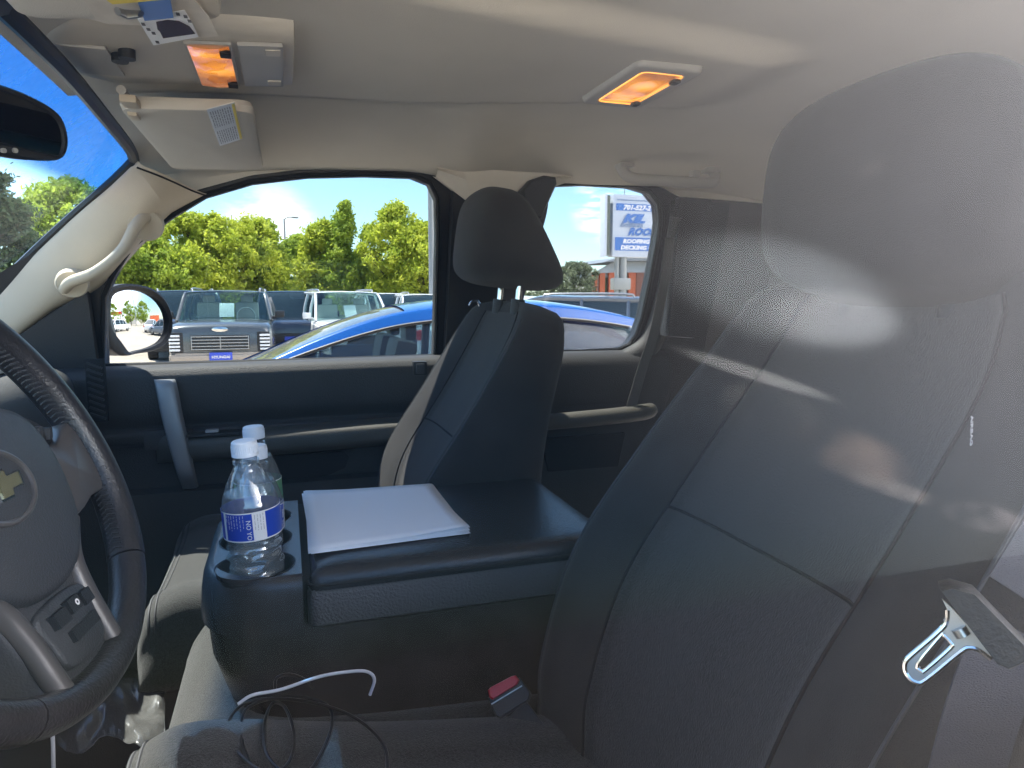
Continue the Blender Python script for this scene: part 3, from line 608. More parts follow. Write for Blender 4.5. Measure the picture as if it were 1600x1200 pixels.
def console():
    t = empty('center_console', (0.15, 0.965, 0.95), label='black fold-down console between the front seats with three cup holders and leather lid', cat='console'); o = Vector(t.location)
    class B(MB):
        def build(s, nm, m, parent=t, **k): s.v = [v - o for v in s.v]; return MB.build(s, nm, m, parent, **k)
    Y0, Y1 = 0.798, 1.132; XF, XL, XB = -0.108, 0.010, 0.412; ZT = 1.233
    def plan(xf, y0, y1, xb, r, n=10):
        pts = [(xb, y0), (xf + 0.30, y0), (xf + 0.12, y0)]
        pts += [(xf + r - r * math.sin(R(a)), y0 + r - r * math.cos(R(a))) for a in range(0, 91, 10)]
        pts += [(xf + r - r * math.cos(R(a)), y1 - r + r * math.sin(R(a))) for a in range(0, 91, 10)]
        pts += [(xf + 0.12, y1), (xf + 0.30, y1), (xb, y1)]
        return pts
    # lower body, narrowing and curling under at the nose
    rows = []
    for z, dx, dy, r in ((1.175, 0.004, 0.004, 0.085), (1.16, 0.003, 0.003, 0.085), (1.12, 0.006, 0.005, 0.085), (1.08, 0.016, 0.010, 0.09), (1.04, 0.026, 0.014, 0.10), (1.01, 0.042, 0.022, 0.11), (0.992, 0.064, 0.030, 0.12), (0.985, 0.10, 0.05, 0.11)):
        rows.append([Vector((x, y, z)) for x, y in plan(XF + dx, Y0 + dy, Y1 - dy, XB, r)])
    b = B().grid(rows, cv=True); b.cap(rows[-1]); b.build('console_body', 'console_plastic')
    # cup holder tray: rim with three round holes
    holes = []
    HC = [(-0.046, 0.862), (-0.050, 0.957), (-0.051, 1.052)]; HR = 0.0445
    HC = [(-0.0465, 0.853), (-0.0495, 0.950), (-0.0500, 1.047)]
    for hx, hy in HC: holes.append([(hx + HR * math.cos(a * math.pi / 20), hy + HR * math.sin(a * math.pi / 20)) for a in range(40)])
    out = plan(XF + 0.012, Y0 + 0.012, Y1 - 0.012, XL - 0.004, 0.080)
    out = [(min(x, XL - 0.004), y) for x, y in out if x < XL + 0.02 or x > 0.4]
    out = [(-0.01 if False else x, y) for x, y in out]
    tray = B(); tray.plate(out, holes, ZT - 0.006, ZT)
    # rounded outer shoulder and skirt
    def ring(off, z):
        p = [(x, y) for x, y in plan(XF + off, Y0 + off, Y1 - off, XL - 0.004, 0.092 - off) if x <= XL - 0.003 or x > XL + 0.4]
        p = [q for q in plan(XF + off, Y0 + off, Y1 - off, XL - 0.004, 0.092 - off)]
        return [Vector((min(x, XL - 0.004), y, z)) for x, y in p]
    sk = [ring(0.012, ZT), ring(0.007, ZT - 0.0015), ring(0.003, ZT - 0.005), ring(0.0, ZT - 0.012), ring(-0.003, ZT - 0.03), ring(-0.005, ZT - 0.055), ring(-0.004, ZT - 0.068), ring(0.004, ZT - 0.070)]
    tray.grid(sk, cv=True)
    tray.build('cup_holder_tray', 'console_plastic')
    for hx, hy in HC:
        B().lathe([(HR + 0.0015, 0.0015), (HR, 0.0), (HR - 0.0005, -0.004), (HR - 0.004, -0.083), (HR - 0.008, -0.088), (0.0001, -0.088)], 40, (hx, hy, ZT - 0.0005)).build('cup_holder', 'black_plastic')
    # lid: leather top, piping, side band
    def lp(off, z, x0=XL + 0.004):
        r = 0.012 + max(0, -off); X0, X1, a, c = x0 + off, XB - off, Y0 + off, Y1 - off
        pts = []
        for cx, cy_, a0 in ((X1 - r, c - r, 0), (X0 + r, c - r, 90), (X0 + r, a + r, 180), (X1 - r, a + r, 270)):
            for k in range(5): q = R(a0 + 22.5 * k); pts.append(Vector((cx + r * math.cos(q), cy_ + r * math.sin(q), z + 0.0)))
        return pts
    top = B(); rr = [lp(0.0, ZT - 0.020), lp(-0.001, ZT - 0.012), lp(0.003, ZT - 0.001), lp(0.010, ZT + 0.0035), lp(0.03, ZT + 0.006), lp(0.07, ZT + 0.0075)]
    top.grid(rr, cv=True); top.cap(rr[-1]); top.build('console_lid', 'console_leather')
    B().tube(lp(-0.0012, ZT - 0.0125), 0.0018, 6, closed=True).build('lid_piping', 'seam')
    st = B(); ring_ = lp(-0.0015, ZT - 0.019); per = []
    for i in range(len(ring_)):
        a, b_ = ring_[i], ring_[(i + 1) % len(ring_)]; n = max(1, int((b_ - a).length / 0.005))
        for k in range(n): p = a.lerp(b_, (k + 0.2) / n); q = a.lerp(b_, (k + 0.75) / n); st.box((p + q) / 2, (max(0.0008, abs(q.x - p.x)), max(0.0008, abs(q.y - p.y)), 0.001))
    st.build('lid_stitching', 'stitch', smooth=False)
    bd = B(); rb = [lp(0.000, ZT - 0.0195), lp(-0.003, ZT - 0.024), lp(-0.003, ZT - 0.060), lp(0.002, ZT - 0.064), lp(0.02, ZT - 0.064)]
    bd.grid(rb, cv=True); bd.build('lid_side_band', 'console_side')
    B().box((XL, 0.965, ZT - 0.05), (0.014, 0.30, 0.09)).build('lid_gap', 'dark')
    return HC, HR, ZT
HC, HR, ZT = console()
# centre seat cushion under the console
def centre_cushion():
    s = cush(0.965, 0.19, -0.165, 0.40, 1.062, 1.02, 0.004, 0.11)
    o = Vector((0.1, 0.965, 0.9)); g = MB(); r = loft(s, 6, 5, True); g.grid(r, cv=True); g.cap(r[0]); g.cap(r[-1], True); g.v = [v - o for v in g.v]
    ob = g.build('center_seat_cushion', 'cushion_cloth', None, loc=o); tag(ob, 'charcoal cloth middle seat cushion under the front of the console', 'seat cushion')
# ------------------------------------------------------------------ bottles
def bottle(name, label, x, y, zb, rot, tilt, green, level):
    t = empty(name, (x, y, zb), rot, label, 'bottle', 'water bottles in the cup holders'); t.rotation_euler = (tilt[0], tilt[1], rot); t.scale = (1, 1, 0.965)
    # plastic body with ribs; heights in metres
    def rad(z):
        if z < 0.010: return 0.026 + 0.006 * math.sqrt(max(0, z / 0.010))
        if z < 0.092: return 0.0318 - 0.0018 * abs(math.sin((z - 0.01) * math.pi / 0.0115)) 
        if z < 0.130: return 0.0325
        if z < 0.182:
            f = (z - 0.130) / 0.052; return 0.0325 - (0.0325 - 0.0125) * (f ** 1.5)
        return 0.0125
    prof = [(0.0001, 0.004), (0.018, 0.003)] + [(rad(k * 0.0019), k * 0.0019) for k in range(0, 102)]
    n = 48; rows = []
    for r_, z in prof:
        row = []
        for k in range(n):
            a = 2 * math.pi * k / n; wob = 0.0011 * math.sin(a * 3 + z * 260) * (0.01 < z < 0.078) + 0.0009 * math.sin(a * 5 - z * 410) * (0.01 < z < 0.078)
            if 0.135 < z < 0.175: wob += -0.0006 * abs(math.sin(a * 4))
            row.append(Vector(((r_ + wob) * math.cos(a), (r_ + wob) * math.sin(a), z)))
        rows.append(row)
    MB().grid(rows, cv=True, flip=True).build('bottle_body', 'bottle_plastic', t, fixn=True)
    wr = [[Vector((p.x * 0.975, p.y * 0.975, p.z + 0.0005)) for p in row] for row in rows if row[0].z <= level]
    wtr = MB(); wtr.grid(wr, cv=True, flip=True); top = [[Vector((p.x * f, p.y * f, level)) for p in wr[-1]] for f in (1, 0.96, 0.4, 0.001)]
    wtr.grid(top, cv=True); wtr.build('water', 'water', t)
    cap_ = MB(); cap_.lathe([(0.0001, 0.2105), (0.0125, 0.2105), (0.0142, 0.209), (0.0146, 0.206), (0.0146, 0.196), (0.0150, 0.1955), (0.0150, 0.192), (0.0001, 0.192)], 40)
    c = cap_.build('cap', 'cap_plastic', t)
    rg = MB()
    for k in range(40):
        a = 2 * math.pi * k / 40; rg.box((0.0147 * math.cos(a), 0.0147 * math.sin(a), 0.2005), (0.0008, 0.0008, 0.009), 0, Matrix.Rotation(a, 3, 'Z'))
    rg.build('cap_ridges', 'cap_plastic', c)
    MB().lathe([(0.0125, 0.182), (0.0150, 0.183), (0.0150, 0.1865), (0.0125, 0.188)], 36).build('neck_ring', 'bottle_plastic', t)
    # label: wrap sheet sectors, then print on it
    def sector(a0, a1, z0, z1, r_, m_, nm, par, n=24):
        z0 += 0.0105; z1 += 0.0105
        g = MB(); g.grid([[Vector((r_ * math.cos(R(a0 + (a1 - a0) * i / n)), r_ * math.sin(R(a0 + (a1 - a0) * i / n)), z)) for i in range(n + 1)] for z in (z0, z1)], flip=True)
        return g.build(nm, m_, par, fixn=False)
    main = 'label_green' if green else 'label_blue'
    lb = sector(0, 360, 0.083, 0.119, 0.0331, main, 'label', t, 60)
    sector(0, 359, 0.083, 0.0845, 0.0333, 'label_white', 'label_edge', lb, 60); sector(0, 359, 0.1175, 0.119, 0.0333, 'label_white', 'label_edge', lb, 60)
    if not green:
        sector(-86, -60, 0.0845, 0.1175, 0.0334, 'label_white', 'label_panel', lb)
        sector(-150, -143, 0.0845, 0.1175, 0.0334, 'label_white', 'label_panel', lb)
        g = MB()
        def wrap(txt, size, ang, z):
            vs, fs = textmesh(txt, size); 
            out = []
            for v in vs:   # rotated a quarter turn: reads down the bottle
                a = R(ang) + v.y / 0.0334; r_ = 0.0335 + v.z * 0.2; out.append(Vector((r_ * math.cos(a), r_ * math.sin(a), z + 0.0105 - v.x)))
            g.add(out, fs)
        wrap('NO YO', 0.0075, -98, 0.110)
        for k, ln in enumerate(('-- --- - --', '--- -- --- --', '- --- -- --', '-- -- --- -', '--- ---- -- -', '-- - --- ---', '-- ---')):
            wrap(ln, 0.0046, -105 - k * 6.2, 0.116)
        g.build('label_print', 'label_white', lb, smooth=False)
        g = MB()
        for k, ln in enumerate(('---- ---- ---', '-- --- - --- -', '---- -- -- ---', '-- --- - -----')): wrap(ln, 0.0046, -83 + k * 5.5, 0.116)
        g.build('label_print', 'ink', lb, smooth=False)
    return t
bottle('water_bottle', 'front water bottle with a blue label, nearest of three in the cup holders', HC[0][0] + 0.004, HC[0][1] + 0.006, ZT - 0.050, 0, (R(1.5), R(-3)), False, 0.146)
bottle('water_bottle', 'middle water bottle between the front and the farthest one in the cup holders', HC[1][0] + 0.003, HC[1][1], ZT - 0.076, 1.3, (R(0), R(1.0)), False, 0.162)
bottle('water_bottle', 'farthest water bottle, tallest in the photo, standing behind the other two', HC[2][0] + 0.006, HC[2][1] + 0.004, ZT - 0.068, 1.9, (R(-2), R(1.0)), True, 0.165)
# ------------------------------------------------------------------ stack of paper
def papers():
    t = empty('paper_stack', (0.12, 0.99, ZT + 0.008), label='loose stack of blank white sheets lying on the console lid', cat='paper'); o = Vector(t.location)
    P = [atZ(474, 772, ZT + 0.009), atZ(672, 758, ZT + 0.009), atZ(733, 832, ZT + 0.009), atZ(484, 864, ZT + 0.009)]
    P = [p - o for p in P]
    random.seed(3)
    for k in range(7):
        rot = Matrix.Rotation(R(random.uniform(-1.6, 1.6)) if k < 6 else 0, 3, 'Z'); sh = Vector((random.uniform(-.003, .003), random.uniform(-.003, .003), 0)) * (k < 6)
        rows = []
        for i in range(13):
            r = []
            for j in range(13):
                u, v = i / 12, j / 12
                p = P[0].lerp(P[1], u).lerp(P[3].lerp(P[2], u), v); p = rot @ p + sh
                z = 0.0002 + k * 0.0006
                z += 0.008 * max(0, (u + v - 1.55)) ** 1.3 * (k > 2) * (1 + 0.4 * (k - 3)) + 0.0012 * math.sin(u * 3 + k) * (k > 3) * v
                z += 0.010 * max(0, (0.35 - u - (1 - 0) * v)) ** 1.4 * (k > 4)
                r.append(Vector((p.x, p.y, z)))
            rows.append(r)
        ob = MB().grid(rows).build('sheet', 'paper', t, fixn=False)
        sol = ob.modifiers.new('s', 'SOLIDIFY'); sol.thickness = 0.00022
papers()
# ------------------------------------------------------------------ steering wheel
def steering():
    t = empty('steering_wheel', (-0.24, 0.64, 1.40), label='black leather steering wheel with silver lower spoke and gold emblem', cat='steering wheel')
    A = R(-10); T = R(25)
    u = Matrix.Rotation(A, 3, 'Z') @ Vector((0, 1, 0)); v = Matrix.Rotation(A, 3, 'Z') @ Vector((-math.sin(T), 0, math.cos(T))); n = u.cross(v)
    M = lambda a, b, c=0: u * a + v * b + n * c
    Rr = 0.185
    # rim in arcs: grippy leather sides, smooth segments at top and bottom
    def arc(a0, a1, r, nm, m, par=t, k=40, sq=1.12, ro=0.0):
        g = MB(); rows = []
        for i in range(k + 1):
            a = R(a0 + (a1 - a0) * i / k); cx = Vector((math.cos(a), math.sin(a)))
            row = []
            for j in range(16):
                b = 2 * math.pi * j / 16; rr = Rr + r * math.cos(b); h = r * sq * math.sin(b)
                row.append(M(cx.x * rr, cx.y * rr, h))
            rows.append(row)
        g.grid(rows, cv=True); 
        if a1 - a0 < 359: g.cap(rows[0]); g.cap(rows[-1], True)
        return g.build(nm, m, par)
    arc(-42, 60, 0.0160, 'rim_grip', 'wheel_leather'); arc(120, 222, 0.0160, 'rim_grip', 'wheel_leather')
    arc(-118, -42.5, 0.0155, 'rim_section', 'wheel_leather'); arc(-137.5, -118.5, 0.0155, 'rim_section', 'wheel_leather'); arc(60.5, 119.5, 0.0155, 'rim_section', 'wheel_leather')
    # stitching on the inner side
    for a0, a1 in ((-41, 59), (121, 221)):
        st = MB()
        k = int((a1 - a0) * 0.55)
        for i in range(k):
            a = R(a0 + (a1 - a0) * (i + .5) / k); b = R(205)
            for bb in (158, 202):
                rr = Rr + 0.0163 * math.cos(R(bb)); h = 0.0183 * math.sin(R(bb)); da = 0.006
                p = M(math.cos(a - da) * rr, math.sin(a - da) * rr, h); q = M(math.cos(a + da) * (Rr - 0.0168), math.sin(a + da) * (Rr - 0.0168), 0)
                st.tube([p, q], 0.0010, 5)
        st.build('rim_stitching', 'wheel_hub', t)
    # hub pad
    def blob(outline, z0, z1, nm, m, par=t, rnd=0.012):
        c = sum((Vector((p[0], p[1])) for p in outline), Vector((0, 0))) / len(outline)
        pts = crom([Vector((p[0], p[1], 0)) for p in outline], 5, True)
        g = MB(); rows = []
        for f, z in ((1.0, z0), (1.0, z1 - rnd), (0.985, z1 - rnd * 0.5), (0.95, z1 - rnd * 0.15), (0.88, z1), (0.5, z1 + 0.004), (0.001, z1 + 0.006)):
            rows.append([M(c.x + (p.x - c.x) * f, c.y + (p.y - c.y) * f, z) for p in pts])
        g.grid(rows, cv=True); return g.build(nm, m, par)
    pad = blob([(0.085, 0.045), (0.098, 0.0), (0.082, -0.055), (0.045, -0.092), (0.0, -0.102), (-0.045, -0.092), (-0.082, -0.055), (-0.098, 0.0), (-0.085, 0.045), (-0.04, 0.062), (0.04, 0.062)], -0.045, 0.018, 'hub_pad', 'wheel_hub')
    for sg in (1, -1):
        sp = [(0.088 * sg, 0.012), (0.13 * sg, 0.010), (0.178 * sg, 0.026), (0.178 * sg, -0.044), (0.14 * sg, -0.052), (0.10 * sg, -0.060), (0.082 * sg, -0.04)]
        blob(sp, -0.030, 0.004, 'side_spoke', 'wheel_silver', rnd=0.008)
    # switch clusters in the upper openings
    for sg in (1, -1):
        c = blob([(0.098 * sg, 0.05), (0.135 * sg, 0.036), (0.143 * sg, 0.012), (0.10 * sg, 0.014)], -0.034, -0.004, 'switch_pod', 'black_plastic', rnd=0.006)
        g = MB()
        for k in range(3):
            p = M((0.103 + 0.014 * k) * sg, 0.030 - 0.004 * k, -0.000); g.box(p, (0.008, 0.010, 0.012), 0.002)
        g.build('wheel_button', 'wheel_hub', c)
    # lower silver frame with cruise switches
    lo = [(-0.052, -0.092), (0.052, -0.092), (0.060, -0.12), (0.050, -0.178), (0.030, -0.174), (0.022, -0.150), (-0.022, -0.150), (-0.030, -0.174), (-0.050, -0.178), (-0.060, -0.12)]
    sl = blob([(-0.078, -0.060), (0.078, -0.060), (0.062, -0.105), (0.052, -0.15), (0.050, -0.180), (-0.050, -0.180), (-0.052, -0.15), (-0.062, -0.105)], -0.034, 0.000, 'lower_spoke', 'wheel_hub', rnd=0.010)
    for sg in (1, -1):
        q = crom([Vector((x * sg, y, 0)) for x, y in ((0.083, -0.058), (0.056, -0.088), (0.047, -0.120), (0.045, -0.155), (0.044, -0.176))], 6)
        MB().tube([M(p.x, p.y, 0.002) for p in q], 0.0095, 12, rz=1.0).build('spoke_trim', 'wheel_silver', t)
    ins = blob([(-0.034, -0.108), (0.034, -0.108), (0.036, -0.135), (0.026, -0.160), (-0.026, -0.160), (-0.036, -0.135)], -0.01, 0.010, 'switch_panel', 'wheel_hub', rnd=0.004)
    g = MB()
    for a, b, ww, hh in ((-0.020, -0.120, 0.018, 0.012), (0.002, -0.118, 0.016, 0.012), (0.022, -0.120, 0.014, 0.012), (0.0, -0.138, 0.040, 0.010)):
        g.add([M(a + sx * ww / 2, b + sy * hh / 2, z) for z in (0.010, 0.0175) for sx, sy in ((-1, -1), (1, -1), (1, 1), (-1, 1))], [(0, 1, 2, 3), (4, 5, 6, 7), (0, 1, 5, 4), (1, 2, 6, 5), (2, 3, 7, 6), (3, 0, 4, 7)])
    g.build('wheel_button', 'black_plastic', ins, smooth=False)
    g = MB(); rws = [[M(0.004 + math.cos(a * .3927) * q, -0.118 + math.sin(a * .3927) * q, 0.0182) for a in range(16)] for q in (0.0012, 0.0028)]; g.grid(rws, cv=True); g.build('button_print', 'label_white', ins, fixn=False)
    # emblem: ring and bow-tie
    em = MB(); rows = []
    for i in range(48):
        a = 2 * math.pi * i / 48; rows.append([M(-0.012 + math.cos(a) * (0.043 + 0.0028 * math.cos(b)), -0.006 + math.sin(a) * (0.030 + 0.0028 * math.cos(b)), 0.0225 + 0.003 * math.sin(b)) for b in [k * math.pi / 4 for k in range(8)]])
    em.grid(rows, cu=True, cv=True); e = em.build('emblem_ring', 'wheel_silver', pad)
    sk = 0.006
    def bow(sc_, z0, z1, m_):
        P = [(-0.034, 0.006), (-0.011, 0.006), (-0.0085, 0.0125), (0.0125, 0.0125), (0.0115, 0.006), (0.036, 0.006), (0.032, -0.006), (0.010, -0.006), (0.0075, -0.0125), (-0.0135, -0.0125), (-0.0125, -0.006), (-0.038, -0.006)]
        c = MB(); c.plate([(x * sc_ * 0.8 - 0.012, y * sc_ - 0.006) for x, y in P], (), z0, z1, lambda a, b, w_: M(a, b, w_)); return c.build('emblem', m_, pad, smooth=False)
    bow(0.98, 0.018, 0.0268, 'chrome'); bow(0.82, 0.0268, 0.0280, 'gold')
    # column shroud
    g = MB(); rows = []
    for h, q in ((-0.04, 0.055), (-0.08, 0.07), (-0.16, 0.075), (-0.30, 0.08)):
        rows.append([M(math.cos(k * .314) * q, math.sin(k * .314) * q - 0.01, h) for k in range(20)])
    g.grid(rows, cv=True); g.cap(rows[0]); g.build('column_shroud', 'black_plastic', t)
    return t
steering()

# ------------------------------------------------------------------ overhead console with map lamp
def overhead():
    t = empty('overhead_console', (-0.11, 0.97, 1.86), label='taupe overhead console with orange map lamp lit and empty storage bin', cat='overhead console'); o = Vector(t.location)
    class B(MB):
        def build(s, nm, m, parent=t, **k): s.v = [v - o for v in s.v]; return MB.build(s, nm, m, parent, **k)
    zf = lambda X: 1.833 + 0.075 * (X + 0.23) - 0.18 * max(0, -0.14 - X) ** 2
    rows = []
    N1 = 30
    for i in range(N1 + 1):
        X = -0.255 + 0.275 * i / N1
        hw = 0.104 * min(1, ((i + 0.6) / 7) ** 0.5) if i < 7 else 0.104
        hw += 0.004 * math.sin(i / N1 * 3.14)
        d = 0.03 * (1 if i < N1 else 0.2)
        c = 0.965; z = zf(X)
        r = [(X, c - hw - 0.014, z + 0.035), (X, c - hw - 0.006, z + 0.010), (X, c - hw, z + 0.001), (X, c - hw + 0.012, z - 0.004)]
        r += [(X, c + (hw - 0.012) * f, z - 0.006) for f in (-0.6, -0.2, 0.2, 0.6)]
        r += [(X, c + hw - 0.012, z - 0.004), (X, c + hw, z + 0.001), (X, c + hw + 0.006, z + 0.010), (X, c + hw + 0.014, z + 0.035)]
        rows.append(r)
    rows.append([(0.026, p[1], p[2] + 0.04) for p in rows[-1]])
    B().grid(rows).build('console_shell', 'taupe_plastic')
    def slab(x0, x1, y0, y1, nm, m, th=0.004, bev=0.0015, par=t, dz=-0.008):
        xm = (x0 + x1) / 2
        return B().box((xm, (y0 + y1) / 2, zf(xm) + dz), (x1 - x0, y1 - y0, th), bev, Matrix.Rotation(-math.atan(0.075), 3, 'Y')).build(nm, m, par)
    slab(-0.098, -0.048, 0.885, 1.045, 'lamp_bezel', 'grey_plastic', 0.004)
    ln = B(); rws = []
    for i in range(21):
        X = -0.095 + 0.044 * i / 20; r = []
        for j in range(31):
            Y = 0.889 + 0.152 * j / 30
            r.append((X, Y, zf(X) - 0.0105 - 0.0022 * math.sin(i / 20 * math.pi) - 0.0012 * math.cos((j / 30 - 0.5) * 14) * math.sin(i / 20 * math.pi) - 0.0006 * noise.noise(Vector((X * 90, Y * 70, 1)))))
        rws.append(r)
    lens = ln.grid(rws).build('map_lamp_lens', 'map_lens', t)
    B().box((-0.056, 0.906, zf(-0.056) - 0.0135), (0.012, 0.016, 0.005), 0.001).build('lamp_button', 'dark')
    B().box((-0.056, 1.028, zf(-0.056) - 0.0135), (0.012, 0.016, 0.005), 0.001).build('lamp_button', 'dark')
    slab(-0.042, 0.008, 0.885, 1.045, 'bin_door', 'grey_plastic', 0.005)
    for y in (0.905, 1.025): slab(-0.012, 0.005, y - 0.010, y + 0.010, 'bin_pad', 'taupe_plastic', 0.003, dz=-0.0105)
    # greyer slab painted for the shaded storage recess at the front, and dials
    B().box((-0.205, 0.96, zf(-0.205) - 0.0065), (0.05, 0.10, 0.004), 0.0018).build('storage_shade', 'grey_plastic')
    for k in range(2):
        B().tube([(-0.162 - 0.010 * k, 0.925 + 0.014 * k, zf(-0.16) - 0.004), (-0.162 - 0.010 * k, 0.925 + 0.014 * k, zf(-0.16) - 0.016)], 0.009, 14).build('dial', 'black_plastic')
    return t
def lamp_mat(name, bulbs, sc_):
    m = bpy.data.materials.new(name); m.use_nodes = True; t = m.node_tree; b = t.nodes['Principled BSDF']; L = t.links.new
    c = N(t, 'ShaderNodeTexCoord'); n = N(t, 'ShaderNodeTexNoise'); n.inputs['Scale'].default_value = 34; n.inputs['Detail'].default_value = 1; n.inputs['Distortion'].default_value = 0.8
    L(c.outputs['Object'], n.inputs[0]); tot = None
    for bx, by in bulbs:
        d = N(t, 'ShaderNodeVectorMath', operation='DISTANCE'); d.inputs[1].default_value = (bx, by, -0.008); L(c.outputs['Object'], d.inputs[0])
        g = N(t, 'ShaderNodeMapRange'); g.interpolation_type = 'SMOOTHERSTEP'; g.inputs[1].default_value = sc_; g.inputs[2].default_value = 0.0; L(d.outputs['Value'], g.inputs[0])
        if tot is None: tot = g.outputs[0]
        else: q = N(t, 'ShaderNodeMath', operation='MAXIMUM'); L(tot, q.inputs[0]); L(g.outputs[0], q.inputs[1]); tot = q.outputs[0]
    ad = N(t, 'ShaderNodeMath', operation='MULTIPLY_ADD'); ad.inputs[1].default_value = 0.55; L(n.outputs[0], ad.inputs[0]); mu = N(t, 'ShaderNodeMath', operation='MULTIPLY'); mu.inputs[1].default_value = 0.60; L(tot, mu.inputs[0]); L(mu.outputs[0], ad.inputs[2])
    r = N(t, 'ShaderNodeValToRGB'); el = r.color_ramp.elements; el[0].position = 0.20; el[0].color = (0.34, 0.10, 0.035, 1); el[1].position = 0.90; el[1].color = (1.5, 0.62, 0.06, 1)
    e = el.new(0.36); e.color = (0.60, 0.18, 0.03, 1); e = el.new(0.58); e.color = (1.0, 0.32, 0.015, 1)
    L(ad.outputs[0], r.inputs[0]); L(r.outputs[0], b.inputs['Emission Color'])
    b.inputs['Emission Strength'].default_value = 0.24; b.inputs['Base Color'].default_value = (0.14, 0.07, 0.04, 1); b.inputs['Roughness'].default_value = 0.10; b.inputs['Coat Weight'].default_value = 0.3; MATS[name] = m
lamp_mat('map_lens', ((0.028, -0.052), (0.040, 0.0)), 0.055); lamp_mat('dome_lens', ((0.0, -0.022), (-0.004, 0.035)), 0.05)
overhead()
def dome():
    c = Vector((0.508, 0.958, headz(0.508, 0.958)))
    t = empty('dome_lamp', c, 0, 'rectangular ceiling lamp glowing orange with two black buttons', 'ceiling lamp')
    rx = Matrix.Rotation(R(0), 3, 'Z')
    b = MB(); out = rrect(0.100, 0.188, 0.012); inn = rrect(0.066, 0.150, 0.010)
    rows = [[Vector((x * f, y * g, z)) for x, y in out] for f, g, z in ((1.06, 1.03, 0.002), (1.03, 1.015, -0.006), (1.0, 1.0, -0.008), (0.94, 0.97, -0.009))]
    rows.append([Vector((x * 1.05, y * 1.02, -0.009)) for x, y in inn]); rows.append([Vector((x, y, -0.006)) for x, y in inn])
    b.grid(rows, cv=True); b.build('lamp_bezel', 'grey_plastic', t)
    ln = MB(); rws = []
    for i in range(21):
        r = []
        for j in range(33):
            x = -0.033 + 0.066 * i / 20; y = -0.075 + 0.15 * j / 32; e = math.sin(i / 20 * math.pi) * math.sin(j / 32 * math.pi)
            r.append((x, y, -0.0065 - 0.004 * min(1, e * 2) - 0.0006 * math.sin(y * 90) * e))
        rws.append(r)
    lens = ln.grid(rws).build('lamp_lens', 'dome_lens', t)
    MB().tube([Vector((x * 0.97, y * 0.985, -0.0085)) for x, y in inn], 0.0011, 6, closed=True).build('lens_rim', 'orange_reflector', lens)
    for y in (-0.058, 0.058): MB().box((0.026, y, -0.0125), (0.011, 0.016, 0.005), 0.002).build('lamp_button', 'dark', t)
dome()
def coat_handle():
    c = Vector((0.865, 1.47, headz(0.865, 1.47) - 0.002)); t = empty('ceiling_grab_handle', c, 0, 'folded grey grab handle on the headliner above the rear side window', 'grab handle')
    MB().tube([(-0.125, 0.008, 0.0), (-0.112, -0.014, -0.030), (-0.06, -0.022, -0.036), (0.05, -0.022, -0.036), (0.112, -0.014, -0.030), (0.125, 0.008, 0.0)], 0.0125, 12, sm=5).build('handle_bar', 'grey_plastic', t)
    for x in (-0.115, 0.115): MB().box((x, 0.004, 0.0), (0.036, 0.034, 0.014), 0.005).build('handle_foot', 'grey_plastic', t)
    c2 = MB().box((0.075, 0.012, -0.010), (0.02, 0.02, 0.018), 0.004).build('coat_hook', 'grey_plastic', t)
coat_handle()
